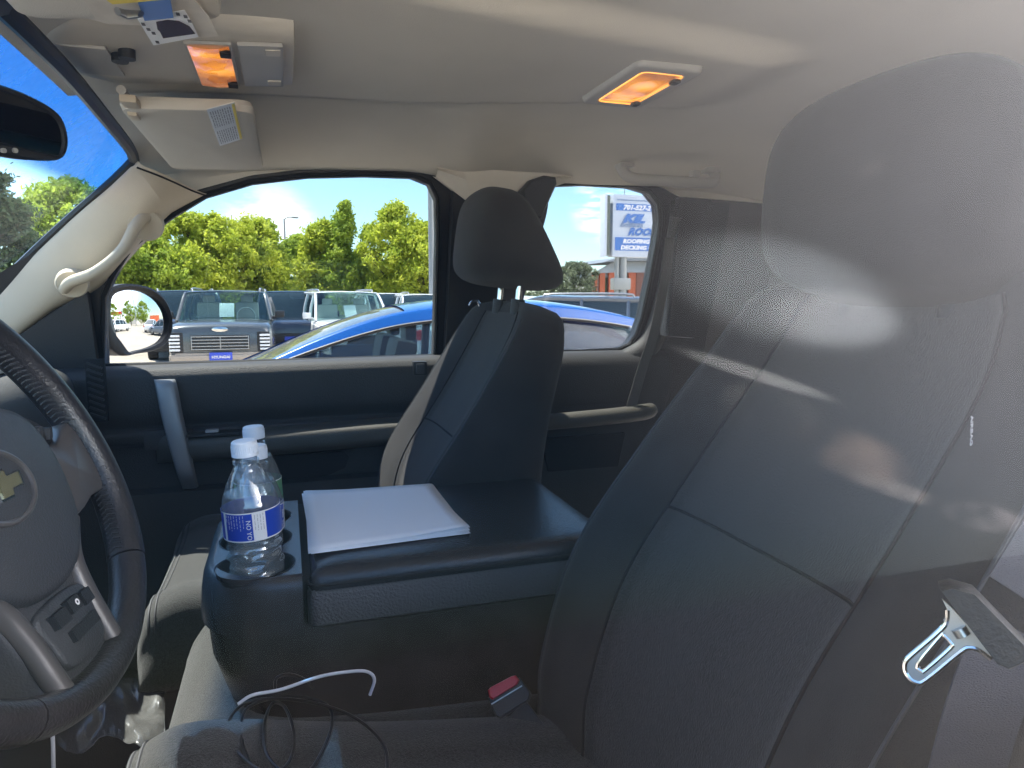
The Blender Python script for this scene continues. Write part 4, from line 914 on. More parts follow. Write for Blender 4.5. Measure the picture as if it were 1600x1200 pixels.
# ------------------------------------------------------------------ sun visors
def visor(name, label, c, sz, slope, sticker):
    t = empty(name, c, 0, label, 'sun visor'); Rm = Matrix.Rotation(slope, 3, 'Y')
    g = MB(); out = rrect(sz[0], sz[1], 0.02, 6); rows = []
    for f, z in ((0.90, 0.008), (0.97, 0.007), (1.0, 0.0), (0.97, -0.0085), (0.90, -0.0105)):
        rows.append([Rm @ Vector((x * f if abs(f) else 0, y - (1 - f) * math.copysign(0.06, y) if False else y * (1 - (1 - f) * 0.4), z)) for x, y in out])
    g.grid(rows, cv=True); g.cap(rows[0]); g.cap(rows[-1], True); b = g.build('visor_panel', 'headliner_cloth', t)
    MB().tube([Rm @ Vector((-sz[0] / 2 + 0.012, -sz[1] / 2 - 0.03, 0.006)), Rm @ Vector((-sz[0] / 2 + 0.012, -sz[1] / 2 + 0.05, 0.004))], 0.006, 10).build('visor_rod', 'grey_plastic', t)
    k = MB(); k.box(Rm @ Vector((-sz[0] / 2 + 0.018, -sz[1] / 2 - 0.012, -0.004)), (0.020, 0.036, 0.010), 0.003); k.box(Rm @ Vector((-sz[0] / 2 + 0.014, -sz[1] / 2 + 0.03, -0.010)), (0.012, 0.03, 0.010), 0.003); k.build('visor_clip', 'beige_plastic', t)
    if sticker:
        P = [atZ(323, 174, c[2] - 0.012), atZ(367, 165, c[2] - 0.012), atZ(380, 221, c[2] - 0.012), atZ(344, 230, c[2] - 0.012)]
        P = [p - Vector(c) for p in P]; inv = Rm.inverted(); z = -0.0112
        Q = []
        for p in P: q = inv @ p; Q.append(Vector((q.x, q.y, z)))
        s = MB().add([Rm @ q for q in Q] + [Rm @ (q + Vector((0, 0, 0.001))) for q in Q], [(0, 1, 2, 3), (7, 6, 5, 4), (0, 1, 5, 4), (1, 2, 6, 5), (2, 3, 7, 6), (3, 0, 4, 7)]).build('warning_label', 'sticker_white', b, smooth=False)
        bil = lambda u, v: Q[0].lerp(Q[1], u).lerp(Q[3].lerp(Q[2], u), v)
        pr = MB(); random.seed(5)
        for a in range(9):
            for blk in ((0.06, 0.46), (0.56, 0.94)):
                v = blk[0]
                while v < blk[1]:
                    l = random.uniform(0.03, 0.09); u0 = 0.08 + a * 0.088
                    if blk[0] > 0.5 and a < 0: break
                    e = min(v + l, blk[1]); pr.add([Rm @ (bil(u0, v) + Vector((0, 0, -.0004))), Rm @ (bil(u0 + 0.035, v) + Vector((0, 0, -.0004))), Rm @ (bil(u0 + 0.035, e) + Vector((0, 0, -.0004))), Rm @ (bil(u0, e) + Vector((0, 0, -.0004)))], [(0, 1, 2, 3)]); v = e + 0.018
        pr.build('label_print', 'sticker_ink', s, smooth=False, fixn=False)
        yb = MB(); yb.add([Rm @ (bil(u, v) + Vector((0, 0, -.0004))) for u, v in ((0.88, 0.02), (0.985, 0.02), (0.985, 0.98), (0.88, 0.98))], [(0, 1, 2, 3)]); yb.build('label_stripe', 'yellow_paper', s, fixn=False)
    return t, b, Rm
mat('sticker_white', (0.72, 0.72, 0.68), 0.35); mat('sticker_ink', (0.30, 0.30, 0.28), 0.6)
visor('sun_visor', 'beige folded passenger sun visor carrying a white and yellow warning label', (-0.118, 1.298, 1.815), (0.170, 0.46), R(-3), True)
visor('sun_visor', 'brownish driver sun visor in the top left corner with papers tucked under it', (-0.135, 0.565, 1.822), (0.175, 0.42), R(-6), False)
def visor_papers():
    base = Vector((-0.10, 0.76, 1.803))
    t = empty('paper_slip', base, 0, 'white paper slips with a dark picture sticking out from the driver sun visor', 'paper')
    Zs = 1.806
    def sheet(px, z, m, nm, par=t, th=0.0006, bend=0.0):
        pts = [atZ(x, y, z) - base for x, y in px]
        g = MB(); g.add(pts + [p + Vector((0, 0, th)) for p in pts], [tuple(range(len(pts))), tuple(range(2 * len(pts) - 1, len(pts) - 1, -1))] + [(i, (i + 1) % len(pts), (i + 1) % len(pts) + len(pts), i + len(pts)) for i in range(len(pts))])
        return g.build(nm, m, par, smooth=False)
    sheet([(112, -6), (300, -4), (326, 26), (341, 57), (250, 64), (236, 40), (170, 38), (140, 30)], Zs + 0.003, 'slip_paper', 'slip')
    a = sheet([(215, 30), (288, 16), (300, 36), (310, 58), (240, 71), (228, 52)], Zs + 0.001, 'paper', 'slip')
    sheet([(244, 35), (262, 32), (280, 34), (296, 42), (305, 53), (255, 60), (250, 50), (246, 46)], Zs, 'photo_ink', 'picture', a)
    for q in ((224, 38), (232, 46), (240, 52), (246, 66), (290, 26), (296, 33), (278, 22)):
        p = atZ(q[0], q[1], Zs - 0.0004) - base; MB().box(p, (0.003, 0.006, 0.0006)).build('slip_print', 'ink', a)
    return t
mat('slip_paper', (0.62, 0.57, 0.50), 0.8, var=0.1, vscale=30)
visor_papers()
def card():
    b = atZ(240, 18, 1.802); t = empty('card_holder', b, 0, 'blue plastic card with yellow edge clipped over the slips on the driver sun visor', 'card')
    P = [atZ(x, y, 1.803) - b for x, y in ((216, 6), (266, -2), (271, 28), (226, 33))]
    g = MB(); g.add(P + [p + Vector((0, 0, .0015)) for p in P], [(0, 1, 2, 3), (7, 6, 5, 4), (0, 1, 5, 4), (1, 2, 6, 5), (2, 3, 7, 6), (3, 0, 4, 7)]).build('card_face', 'blue_card', t, smooth=False)
    P = [atZ(x, y, 1.8025) - b for x, y in ((160, -4), (262, -10), (264, -1), (176, 7))]
    MB().add(P + [p + Vector((0, 0, .001)) for p in P], [(0, 1, 2, 3), (7, 6, 5, 4), (0, 1, 5, 4), (1, 2, 6, 5), (2, 3, 7, 6), (3, 0, 4, 7)]).build('card_edge', 'yellow_paper', t, smooth=False)
    MB().tube([atZ(184, 18, 1.80) - b, atZ(200, 23, 1.80) - b, atZ(220, 22, 1.80) - b], [0.006, 0.007, 0.005], 10, sm=4, rz=0.5).build('clip', 'dull_metal', t)
card()
# ------------------------------------------------------------------ rear view mirror
def rvm():
    o1 = atY(107, 215, 1.0)
    def P(x, y): # mirror plane: faces back and towards the driver
        n = Vector((0.80, -0.58, -0.10)).normalized(); d = camray(x, y); return C0 + d * ((o1 - C0).dot(n) / d.dot(n)), n
    ctr, n = P(-20, 180); t = empty('rear_view_mirror', ctr, 0, 'black framed rear view mirror at the left edge under the windshield header', 'mirror')
    out = [(-190, 112), (-60, 118), (0, 131), (50, 150), (88, 172), (102, 192), (108, 218), (104, 240), (90, 251), (45, 250), (0, 242), (-80, 225), (-190, 205)]
    inn = [(-185, 128), (-60, 130), (0, 142), (46, 160), (80, 180), (93, 196), (98, 220), (94, 240), (84, 242), (45, 233), (0, 222), (-80, 206), (-185, 190)]
    O = crom([P(*p)[0] - ctr for p in out], 4, True); I = crom([P(*p)[0] - ctr for p in inn], 4, True)
    g = MB(); g.grid([[p - n * 0.022 for p in O], [p - n * 0.004 for p in O], [p.lerp(q, 0.3) + n * 0.001 for p, q in zip(O, I)], [p.lerp(q, 0.8) + n * 0.001 for p, q in zip(O, I)], [p - n * 0.002 for p in I]], cv=True)
    g.cap([p - n * 0.022 for p in O]); g.build('mirror_housing', 'black_plastic', t)
    MB().cap([p - n * 0.0015 for p in I]).build('mirror_glass', 'mirror_dim', t, smooth=False)
    for x in (3, 21): q = P(x, 235)[0] - ctr; MB().tube([q, q + n * 0.004], 0.0028, 10).build('mirror_button', 'grey_plastic', t)
    MB().tube([Vector((0, 0, 0)) - n * 0.02, Vector((-0.05, -0.03, 0.05)), Vector((-0.07, -0.03, 0.09))], 0.011, 10, sm=4).build('mirror_stem', 'black_plastic', t)
rvm()
# ------------------------------------------------------------------ outside mirror
def side_mirror():
    c = atY(211, 499, 1.93); t = empty('side_mirror', c, 0, 'black outside mirror beyond the passenger window showing sky, trees and white cars', 'mirror')
    toc = (C0 - c).normalized(); want = Vector((1.0, 0.10, -0.005)).normalized(); n = (toc + want).normalized()
    up = Vector((0, 0, 1)); r = n.cross(up).normalized(); up = r.cross(n).normalized()
    if (r.dot(Vector((1, 0, 0)))) < 0: r = -r
    def P(x, y, off=0): d = camray(x, y); q = C0 + d * ((c - C0).dot(n) / d.dot(n)); return q - c + n * off
    out = [(161, 470), (168, 452), (190, 444), (215, 445), (240, 453), (258, 470), (267, 495), (266, 520), (255, 540), (236, 549), (215, 552), (190, 556), (172, 545), (160, 520)]
    inn = [(172, 482), (176, 462), (192, 454), (214, 453), (235, 461), (252, 476), (262, 497), (262, 516), (252, 533), (234, 543), (212, 549), (202, 551), (190, 536), (174, 512)]
    O = crom([P(*p) for p in out], 4, True); I = crom([P(*p) for p in inn], 4, True)
    g = MB(); cen = sum(O, Vector()) / len(O)
    g.grid([[cen + (p - cen) * 0.5 - n * 0.12 for p in O], [cen + (p - cen) * 0.85 - n * 0.09 for p in O], [p * 1.0 - n * 0.04 for p in O], [p + n * 0.004 for p in O], [p.lerp(q, .4) + n * 0.008 for p, q in zip(O, I)], [p + n * 0.002 for p in I], [p - n * 0.006 for p in I]], cv=True)
    g.cap([cen + (p - cen) * 0.5 - n * 0.12 for p in O]); g.build('mirror_housing', 'black_plastic', t)
    # convex glass
    ci = sum(I, Vector()) / len(I); rows = []; Rad = 0.85
    for f in [k / 10 for k in range(11)]:
        row = []
        for p in I:
            q = ci + (p - ci) * max(f, 0.001) * 1.02; d2 = (q - ci).length_squared; row.append(q - n * (d2 / (2 * Rad)) - n * 0.001)
        rows.append(row)
    MB().grid(rows, cv=True).build('mirror_glass', 'mirror', t)
    arm = MB(); a = P(170, 530, -0.03); b = Vector((-0.50, 1.74, 1.43)) - c
    arm.tube([a, a.lerp(b, 0.5) + Vector((0, 0, -0.01)), b], [0.035, 0.04, 0.05], 12, sm=4); arm.build('mirror_arm', 'black_plastic', t)
side_mirror()
# ------------------------------------------------------------------ belts
def web(name, pts, nrm, w_, m, parent, o, th=0.0013):
    """flat strap: pts path, nrm list of width directions"""
    pts = crom(pts, 6); W_ = crom([Vector(q).normalized() for q in nrm], 6); rows = []
    for i, (p, wv) in enumerate(zip(pts, W_)):
        a = pts[max(0, i - 1)]; b = pts[min(len(pts) - 1, i + 1)]; tn = (b - a).normalized(); wv = (wv - tn * wv.dot(tn)).normalized(); nn = tn.cross(wv)
        r = [p + wv * (w_ * (k / 4 - 1) / 1) * 0.5 + nn * 0.0 for k in range(0, 9)]
        rows.append([q - o + nn * th / 2 for q in r] + [q - o - nn * th / 2 for q in r[::-1]])
    return MB().grid(rows, cv=True).build(name, m, parent)
def driver_belt():
    c = atY(1480, 1000, 0.235); t = empty('driver_seat_belt', c, 0, 'driver seat belt with bright metal tongue hanging at the right edge', 'seat belt'); o = c
    # webbing path at Y about 0.3, running from upper right to lower left
    P0 = [Vector((0.60, 0.30, 1.76)), atY(1800, 600, 0.25), atY(1700, 770, 0.25), atY(1600, 935, 0.25)]
    P1 = [atY(1590, 985, 0.25), atY(1555, 1060, 0.25), atY(1525, 1150, 0.25), atY(1490, 1290, 0.25)]
    wd = Vector((0.90, -0.30, 0.30))
    web('upper_webbing', P0, [wd, wd, wd, wd], 0.040, 'belt_web', t, o); web('lower_webbing', P1, [wd, wd, wd, wd], 0.040, 'belt_web', t, o)
    # tongue frame plane facing the camera
    n = Vector((-0.72, -0.62, 0.12)).normalized()
    def P(x, y, off=0): d = camray(x, y); return C0 + d * ((c - C0).dot(n) / d.dot(n)) + n * off - o
    bar = MB(); a, b = P(1472, 914, .002), P(1596, 1030, .002)
    collar = [(1466, 912), (1484, 908), (1520, 918), (1600, 1000), (1603, 1026), (1575, 1038), (1556, 1030)]
    q = [P(x, y) for x, y in collar]; g = MB(); g.plate([(i, 0) for i in range(3)], (), 0, 0) if False else None
    rr = [[p + n * 0.010 for p in q], [p - n * 0.008 for p in q]]
    cc = sum(q, Vector()) / len(q)
    g.grid([[cc + (p - cc) * 0.93 + n * 0.010 for p in q], [p + n * 0.007 for p in q], [p - n * 0.006 for p in q], [cc + (p - cc) * 0.93 - n * 0.009 for p in q]], cv=True)
    g.cap([cc + (p - cc) * 0.93 + n * 0.010 for p in q]); g.cap([cc + (p - cc) * 0.93 - n * 0.009 for p in q]); g.build('tongue_collar', 'black_plastic', t)
    outl = [(1472, 935), (1480, 952), (1479, 968), (1470, 983), (1425, 1022), (1415, 1033), (1414, 1045), (1421, 1058), (1433, 1065), (1447, 1061), (1500, 1018), (1515, 1011), (1530, 1015), (1548, 1029), (1549, 1018), (1520, 985), (1490, 952)]
    hole = [(1434, 1036), (1470, 992), (1474, 991), (1486, 1004), (1485, 1012), (1446, 1046), (1440, 1047)]
    Mx = lambda u, v, w_: P(u, v, w_)
    g = MB(); g.plate(outl, [hole], -0.0012, 0.0012, Mx); g.build('tongue', 'tongue_metal', t, smooth=False)
    rim = MB(); rim.tube([P(x, y, 0.0008) for x, y in outl[1:-3]], 0.0013, 8, sm=3); rim.build('tongue_rim', 'chrome', t)
    rim = MB(); rim.tube([P(x, y, 0.0008) for x, y in hole], 0.0010, 8, closed=True, sm=3); rim.build('slot_rim', 'chrome', t)
    g = MB(); g.tube([P(1497, 980, 0.0015), P(1505, 992, 0.0015)], 0.0035, 10); g.build('tongue_rivet', 'dull_metal', t)
mat('tongue_metal', (0.62, 0.55, 0.49), 0.38, metal=0.45, bump=0.1, bscale=20)
driver_belt()
def buckle():
    c = atY(795, 1088, 0.76); t = empty('belt_buckle', c, 0, 'black seat belt buckle with red button between console and driver seat', 'buckle')
    n = Vector((-0.30, -0.72, 0.62)).normalized()
    def P(x, y, off=0): d = camray(x, y); return C0 + d * ((c - C0).dot(n) / d.dot(n)) + n * off - c
    def slab(px, z0, z1, nm, m, r=0.9):
        q = [P(*p) for p in px]; cc = sum(q, Vector()) / len(q); g = MB()
        g.grid([[p + n * z0 for p in q], [p + n * (z1 - 0.002) for p in q], [cc + (p - cc) * r + n * z1 for p in q]], cv=True); g.cap([cc + (p - cc) * r + n * z1 for p in q]); return g.build(nm, m, t)
    slab([(762, 1090), (812, 1058), (830, 1082), (826, 1094), (780, 1122), (774, 1118)], -0.014, 0.002, 'buckle_body', 'black_plastic', 0.93)
    slab([(763, 1079), (765, 1090), (770, 1094), (809, 1070), (812, 1063), (806, 1056), (800, 1057), (766, 1075)], 0.0, 0.0055, 'release_button', 'red_button', 0.9)
    MB().tube([P(768, 1101, .003), P(816, 1072, .003)], 0.0008, 6).build('slot_edge', 'dull_metal', t)
    MB().tube([P(781, 1123, .001), P(827, 1095, .001), P(830, 1083, .001)], 0.0007, 6).build('body_edge', 'wheel_hub', t)
    web('buckle_strap', [c + P(805, 1110, -0.006), c + P(835, 1150, -0.01), c + P(880, 1215, -0.02)], [Vector((0.8, -0.2, .4))] * 3, 0.035, 'black_plastic', t, c, 0.004)
buckle()
def shoulder_strap():
    o = Vector((0.5, 1.56, 1.78)); t = empty('passenger_seat_belt', o, 0, 'dark seat belt and guide hanging from the pillar top behind the passenger headrest', 'seat belt')
    a = [atY(842, 283, 1.555), atY(838, 330, 1.54), atY(812, 420, 1.50), atY(790, 520, 1.47), atY(775, 640, 1.46)]
    wv = [Vector((1, 0.0, 0.25))] * 5
    web('shoulder_webbing', a, wv, 0.050, 'belt_web', t, o)
    g = MB(); P = [atY(x, y, 1.545) - o for x, y in ((812, 298), (826, 282), (848, 275), (866, 278), (868, 288), (850, 328), (842, 346), (826, 340), (815, 318))]
    cc = sum(P, Vector()) / len(P); g.grid([[p + Vector((0, 0.02, 0)) for p in P], [p + Vector((0, -0.008, 0)) for p in P], [cc + (p - cc) * 0.85 + Vector((0, -0.016, 0)) for p in P]], cv=True); g.cap([cc + (p - cc) * 0.85 + Vector((0, -0.016, 0)) for p in P]); g.build('belt_guide', 'black_plastic', t)
    # small bright buckle of the strap beside the post
    MB().tube([atY(733, 478, 1.50) - o, atY(738, 471, 1.50) - o, atY(746, 470, 1.50) - o, atY(750, 478, 1.5) - o], 0.003, 8, sm=3).build('belt_ring', 'chrome', t)
shoulder_strap()
def rear_belt():
    o = Vector((0.95, 1.6, 1.5)); t = empty('rear_seat_belt', o, 0, 'grey rear seat belt webbing running down beside the rear side window', 'seat belt')
    P = [atY(1047, 372, 1.595), atY(1040, 430, 1.60), atY(1022, 520, 1.61), atY(1004, 575, 1.61), atY(985, 640, 1.60)]
    web('webbing', P, [Vector((1, 0.1, 0.15))] * 5, 0.030, 'grey_web', t, o)
    MB().box(atY(1068, 420, 1.61) - o, (0.085, 0.05, 0.36), 0.014, Matrix.Rotation(R(4), 3, 'Y')).build('belt_tower', 'black_plastic', t)
rear_belt()
# ------------------------------------------------------------------ cables
def cable(name, label, pts, r, m, plug=None):
    c = pts[0]; ob = MB().tube([p - c for p in pts], r, 8, sm=7).build(name, m, None, loc=c); tag(ob, label, 'cable'); return ob
def zc(x, y):      # height of the driver cushion surface under the coil
    return None
def onseat(x, y, h=0.0): return atZ(x, y, 1.088 + h)
coil = [(606, 1215), (600, 1165), (560, 1125), (505, 1102), (440, 1092), (385, 1098), (357, 1128), (368, 1170), (410, 1205), (448, 1196), (460, 1150), (445, 1105), (425, 1100), (413, 1135), (420, 1185), (470, 1215), (510, 1160), (517, 1110), (480, 1090), (420, 1092), (382, 1112), (378, 1160), (400, 1215)]
cable('black_cable', 'thin black charging cable coiled in loose loops on the driver seat cushion', [onseat(x, y, 0.004 + 0.006 * math.sin(i * 1.3) ** 2) for i, (x, y) in enumerate(coil)], 0.0019, 'black_cable')
g2 = [(398, 1132), (372, 1100), (395, 1086), (440, 1077), (500, 1057), (550, 1049), (575, 1050), (585, 1062), (578, 1086)]
cable('grey_cable', 'short light grey cable arching over the coiled black cable towards the console', [atY(x, y, 0.745) + Vector((0, 0, 0.0)) for x, y in g2[1:]], 0.0018, 'white_cable')
cable('phone_cable', 'thin white cable hanging behind the steering wheel hub', [atY(x, y, 0.84) for x, y in ((70, 800), (88, 828), (100, 862), (98, 900), (88, 948), (78, 1000), (70, 1046), (76, 1090), (82, 1140), (84, 1230))], 0.0022, 'white_cable')
cl = [(430, 1078), (432, 1060), (452, 1054), (476, 1062), (490, 1076)]
cable('cable_loop', 'small black cable loop standing up against the console side behind the grey cable', [atY(x, y, 0.755) for x, y in cl], 0.0018, 'black_cable')
def bag():
    rows = []; random.seed(2); o = Vector((-0.2, 1.0, 0.93))
    for i in range(40):
        r = []
        for j in range(30):
            p = atZ(90 + i * 4.3, 1060 + j * 3.6 + 10 * math.sin(i * .25), 0.93); h = 0.016 * noise.noise(Vector((i * .12, j * .11, 2))) + 0.006 * abs(noise.noise(Vector((i * .34, j * .3, 7)))) + 0.016 * math.sin(math.pi * i / 39) * math.sin(math.pi * j / 29)
            r.append(p + Vector((0, 0, h)) - o)
        rows.append(r)
    ob = MB().grid(rows).build('plastic_bag', 'clear_plastic_bag', None, loc=o, fixn=False); tag(ob, 'crumpled clear plastic bag lying in the footwell below the steering wheel', 'plastic bag')
    sb = ob.modifiers.new('s', 'SOLIDIFY'); sb.thickness = 0.0006
bag()
centre_cushion()
def airbag_tag():
    vs, fs = textmesh('AIRBAG', 0.0052, bold=0.0001, extr=0.0002); g = MB(); c = atY(1517, 650, 0.292)
    # reads downwards on the side of the bolster
    X = Vector((0.10, 0.02, -1)).normalized(); Yv = Vector((0.93, 0.36, 0.1)).normalized(); out = [X * v.x + Yv * v.y + Vector((0, -1, 0)) * v.z for v in vs]; g.add(out, fs)
    par = dseat; g.v = [v + c - Vector(par.location) for v in g.v]; g.build('airbag_tag', 'tag_grey', par, smooth=False)
airbag_tag()
mat('asphalt', (0.46, 0.40, 0.33), 0.9, bump=0.3, bscale=6, var=0.10, vscale=0.5, spec=0.1)
mat('line_paint', (0.75, 0.74, 0.70), 0.7); mat('grass_green', (0.14, 0.13, 0.09), 0.95, var=0.3, vscale=0.6)
mat('bark', (0.09, 0.07, 0.05), 0.95, bump=1, bscale=20)
mat('paint_grey', (0.10, 0.115, 0.125), 0.28, metal=0.4, coat=0.8); mat('paint_navy', (0.025, 0.033, 0.055), 0.25, coat=0.9)
mat('paint_blue', (0.008, 0.10, 0.38), 0.25, metal=0.1, coat=0.9)
mat('paint_black', (0.010, 0.010, 0.012), 0.4); mat('paint_slate', (0.12, 0.15, 0.20), 0.3, metal=0.4, coat=0.8); mat('trim_tan', (0.42, 0.36, 0.30), 0.5, metal=0.2)
mat('car_glass', (0.02, 0.035, 0.04), 0.04, coat=0.3, spec=0.8); thin_glass('car_glass_clear', (0.62, 0.80, 0.78), 2.2)
mat('seat_pale', (0.48, 0.47, 0.44), 0.8); mat('lamp_white', (0.75, 0.77, 0.80), 0.15, coat=0.6); mat('tyre', (0.012, 0.012, 0.013), 0.85)
mat('plate_blue', (0.05, 0.09, 0.55), 0.45); mat('red_paint', (0.60, 0.03, 0.03), 0.5); mat('orange_panel', (0.62, 0.13, 0.045), 0.6); mat('brick_brown', (0.28, 0.12, 0.09), 0.8)
mat('concrete', (0.45, 0.43, 0.40), 0.9); mat('sign_white', (0.50, 0.55, 0.64), 0.45); mat('sign_blue', (0.045, 0.16, 0.48), 0.45); mat('sign_shadow', (0.18, 0.25, 0.40), 0.5)
mat('steel_pole', (0.30, 0.31, 0.31), 0.5, metal=0.5); mat('roof_metal', (0.22, 0.24, 0.26), 0.5, metal=0.3); mat('sign_side', (0.10, 0.12, 0.10), 0.6)
def leaf_mat(name, a, b):
    m = bpy.data.materials.new(name); m.use_nodes = True; t = m.node_tree; p = t.nodes['Principled BSDF']; o = t.nodes['Material Output']
    c = N(t, 'ShaderNodeTexCoord'); n = N(t, 'ShaderNodeTexNoise'); n.inputs['Scale'].default_value = 1.1; n.inputs['Detail'].default_value = 6; n.inputs['Roughness'].default_value = 0.7
    r = N(t, 'ShaderNodeValToRGB'); r.color_ramp.elements[0].position = 0.35; r.color_ramp.elements[1].position = 0.65; r.color_ramp.elements[0].color = (*a, 1); r.color_ramp.elements[1].color = (*b, 1)
    tr = N(t, 'ShaderNodeBsdfTranslucent'); mxs = N(t, 'ShaderNodeMixShader'); mxs.inputs[0].default_value = 0.5
    p.inputs['Roughness'].default_value = 0.6; p.inputs['Specular IOR Level'].default_value = 0.3
    L = t.links.new; L(c.outputs['Object'], n.inputs[0]); L(n.outputs[0], r.inputs[0]); L(r.outputs[0], p.inputs['Base Color']); L(r.outputs[0], tr.inputs[0]); L(p.outputs[0], mxs.inputs[1]); L(tr.outputs[0], mxs.inputs[2]); L(mxs.outputs[0], o.inputs[0]); MATS[name] = m
leaf_mat('leaf_bright', (0.32, 0.42, 0.045), (0.62, 0.66, 0.09)); leaf_mat('leaf_green', (0.21, 0.32, 0.045), (0.46, 0.55, 0.08)); leaf_mat('leaf_dusty', (0.11, 0.14, 0.08), (0.20, 0.23, 0.14)); leaf_mat('needle', (0.035, 0.065, 0.035), (0.09, 0.13, 0.06))

g = MB(); g.grid([[(x, y, 0) for x in (-9000, -60, 60, 9000)] for y in (-9000, -60, 60, 9000)]); tag(g.build('ground', 'grass_green', None), kind='structure')
g = MB(); g.grid([[(x, y, 0.004) for x in (-900, 0, 2500)] for y in (-8900, 5, 37)]); tag(g.build('parking_lot', 'asphalt', None), kind='structure')
g = MB()
for i in range(-6, 9): g.box((i * 2.9 + 0.4, 14.4, 0.010), (0.10, 5.0, 0.004)); g.box((i * 2.9 + 0.4, 20.5, 0.010), (0.10, 5.0, 0.004))
g.box((0, 17.4, 0.010), (60, 0.10, 0.004)); tag(g.build('parking_lines', 'line_paint', None, smooth=False), kind='structure')

def car(name, label, loc, rz, paint, Lc=4.7, W=1.9, H=1.70, style='suv', group=None, front='plain', glass='car_glass', lower='black_plastic', rails=True, detail=True):
    """nose towards local -Y; origin on the ground in the middle"""
    t = empty(name, loc, rz, label, 'car', group); h = Lc / 2
    bl = H * (0.64 if front == 'grille' else 0.60) if style == 'suv' else H * (0.60 if style == 'car' else 0.5)
    hood = bl - (0.12 if style == 'car' else 0.02)
    st = ([(-h, 0.42, hood - 0.22, 0.86), (-h + 0.06, 0.30, hood - 0.08, 0.93), (-h + 0.35, 0.26, hood - 0.01, 0.98), (-h + 1.0, 0.26, hood + 0.01, 1.0), (-h + 1.35, 0.26, bl, 1.0), (0, 0.26, bl + 0.02, 1.0), (h - 0.8, 0.26, bl + 0.04, 1.0), (h - 0.15, 0.30, bl + 0.02, 0.96), (h, 0.40, bl - 0.12, 0.90)]
          if style != 'car' else
          [(-h, 0.42, 0.60, 0.80), (-h + 0.12, 0.26, 0.72, 0.92), (-h + 0.6, 0.22, 0.84, 0.98), (-h + 1.15, 0.22, hood + 0.02, 1.0), (-h + 1.5, 0.22, bl, 1.0), (0, 0.22, bl + 0.01, 1.0), (h - 0.9, 0.22, bl + 0.06, 1.0), (h - 0.2, 0.28, bl + 0.04, 0.95), (h, 0.40, bl - 0.10, 0.86)])
    secs = []
    for y, zb, zt, ws_ in st:
        w2 = W / 2 * ws_
        secs.append([Vector(p) for p in ((0, y, zb), (w2 * 0.8, y, zb), (w2 * 0.97, y, zb + 0.10), (w2, y, zb + (zt - zb) * 0.5), (w2 * 0.98, y, zt - 0.13), (w2 * 0.90, y, zt - 0.02), (w2 * 0.5, y, zt + 0.015), (0, y, zt + 0.02), (-w2 * 0.5, y, zt + 0.015), (-w2 * 0.90, y, zt - 0.02), (-w2 * 0.98, y, zt - 0.13), (-w2, y, zb + (zt - zb) * 0.5), (-w2 * 0.97, y, zb + 0.10), (-w2 * 0.8, y, zb))])
    rows = loft(secs, 4, 3, True); g = MB(); g.grid(rows, cv=True); g.cap(rows[0]); g.cap(rows[-1], True); g.build('body', paint, t)
    # greenhouse
    if style == 'suv': gs = [(-h + 1.25, bl - 0.03, 0.90), (-h + 1.75, H - 0.09, 0.80), (-h + 2.1, H - 0.03, 0.78), (0.6, H - 0.01, 0.78), (h - 0.75, H - 0.05, 0.77), (h - 0.10, bl + 0.02, 0.88)]
    if style == 'van': gs = [(-h + 0.75, bl - 0.03, 0.96), (-h + 1.35, H - 0.25, 0.93), (-h + 1.9, H - 0.04, 0.92), (0.6, H - 0.01, 0.92), (h - 0.25, H - 0.02, 0.92), (h - 0.06, H - 0.12, 0.92), (h - 0.02, bl + 0.02, 0.94)]
    elif style == 'car': gs = [(-h + 1.30, bl - 0.03, 0.90), (-h + 2.15, H - 0.09, 0.74), (-h + 2.55, H - 0.015, 0.72), (0.35, H, 0.72), (h - 1.5, H - 0.06, 0.71), (h - 0.35, bl + 0.04, 0.80)]
    bw = W / 2 * 0.93
    def gsec(y, zt, wt, infl=0.0):
        wt = W / 2 * wt + infl; bz = bl - 0.05; f = max(0.0, min(1, (zt - bz) / (H - bz))); wbt = bw + infl
        wtop = wbt + (wt - wbt) * f
        zt = zt + infl
        return [Vector(p) for p in ((wbt, y, bz), (wbt + (wtop - wbt) * 0.5 + 0.02 * f, y, bz + (zt - bz) * 0.5), (wtop, y, zt - 0.05 * f), (wtop - 0.08, y, zt - 0.008 * f), (wtop * 0.5, y, zt + 0.012 * f), (0, y, zt + 0.018 * f), (-wtop * 0.5, y, zt + 0.012 * f), (-wtop + 0.08, y, zt - 0.008 * f), (-wtop, y, zt - 0.05 * f), (-(wbt + (wtop - wbt) * 0.5 + 0.02 * f), y, bz + (zt - bz) * 0.5), (-wbt, y, bz))]
    def gr(infl): return [gsec(*q, infl) for q in gs]
    G0 = loft(gr(0.0), 5, 4, False); g = MB(); g.grid(G0); g.build('windows', glass, t)
    G1 = loft(gr(0.012), 5, 4, False)
    # roof: from the top of the windshield to the top of the rear glass; pillars: bands of the same surface
    rf = MB(); i0, i1 = 6, 20
    nv = len(G1[0])
    rf.grid([r[8:nv - 8] for r in G1[i0:i1 + 1]])
    rf.build('roof', paint, t)
    pl = MB()
    def strip(path, wdt):
        pass
    for sgn in (0, 1):
        idx = (lambda j: j) if sgn == 0 else (lambda j: nv - 1 - j)
        # cant rail with A and D pillars
        edge = [G1[i][idx(8)] for i in range(0, len(G1))]
        pl.tube([p + Vector((0, 0, -0.004)) for p in edge], 0.045, 8, rz=0.7)
        for ib in (10, 15) if style == 'suv' else (12,):
            pl.tube([G1[ib][idx(j)] for j in (0, 4, 8)], 0.032, 6)
        if style == 'suv': pl.tube([G1[21][idx(j)] + Vector((0, .05, 0)) for j in (0, 4, 8)], 0.09, 6)
    pl.build('pillars', paint, t)
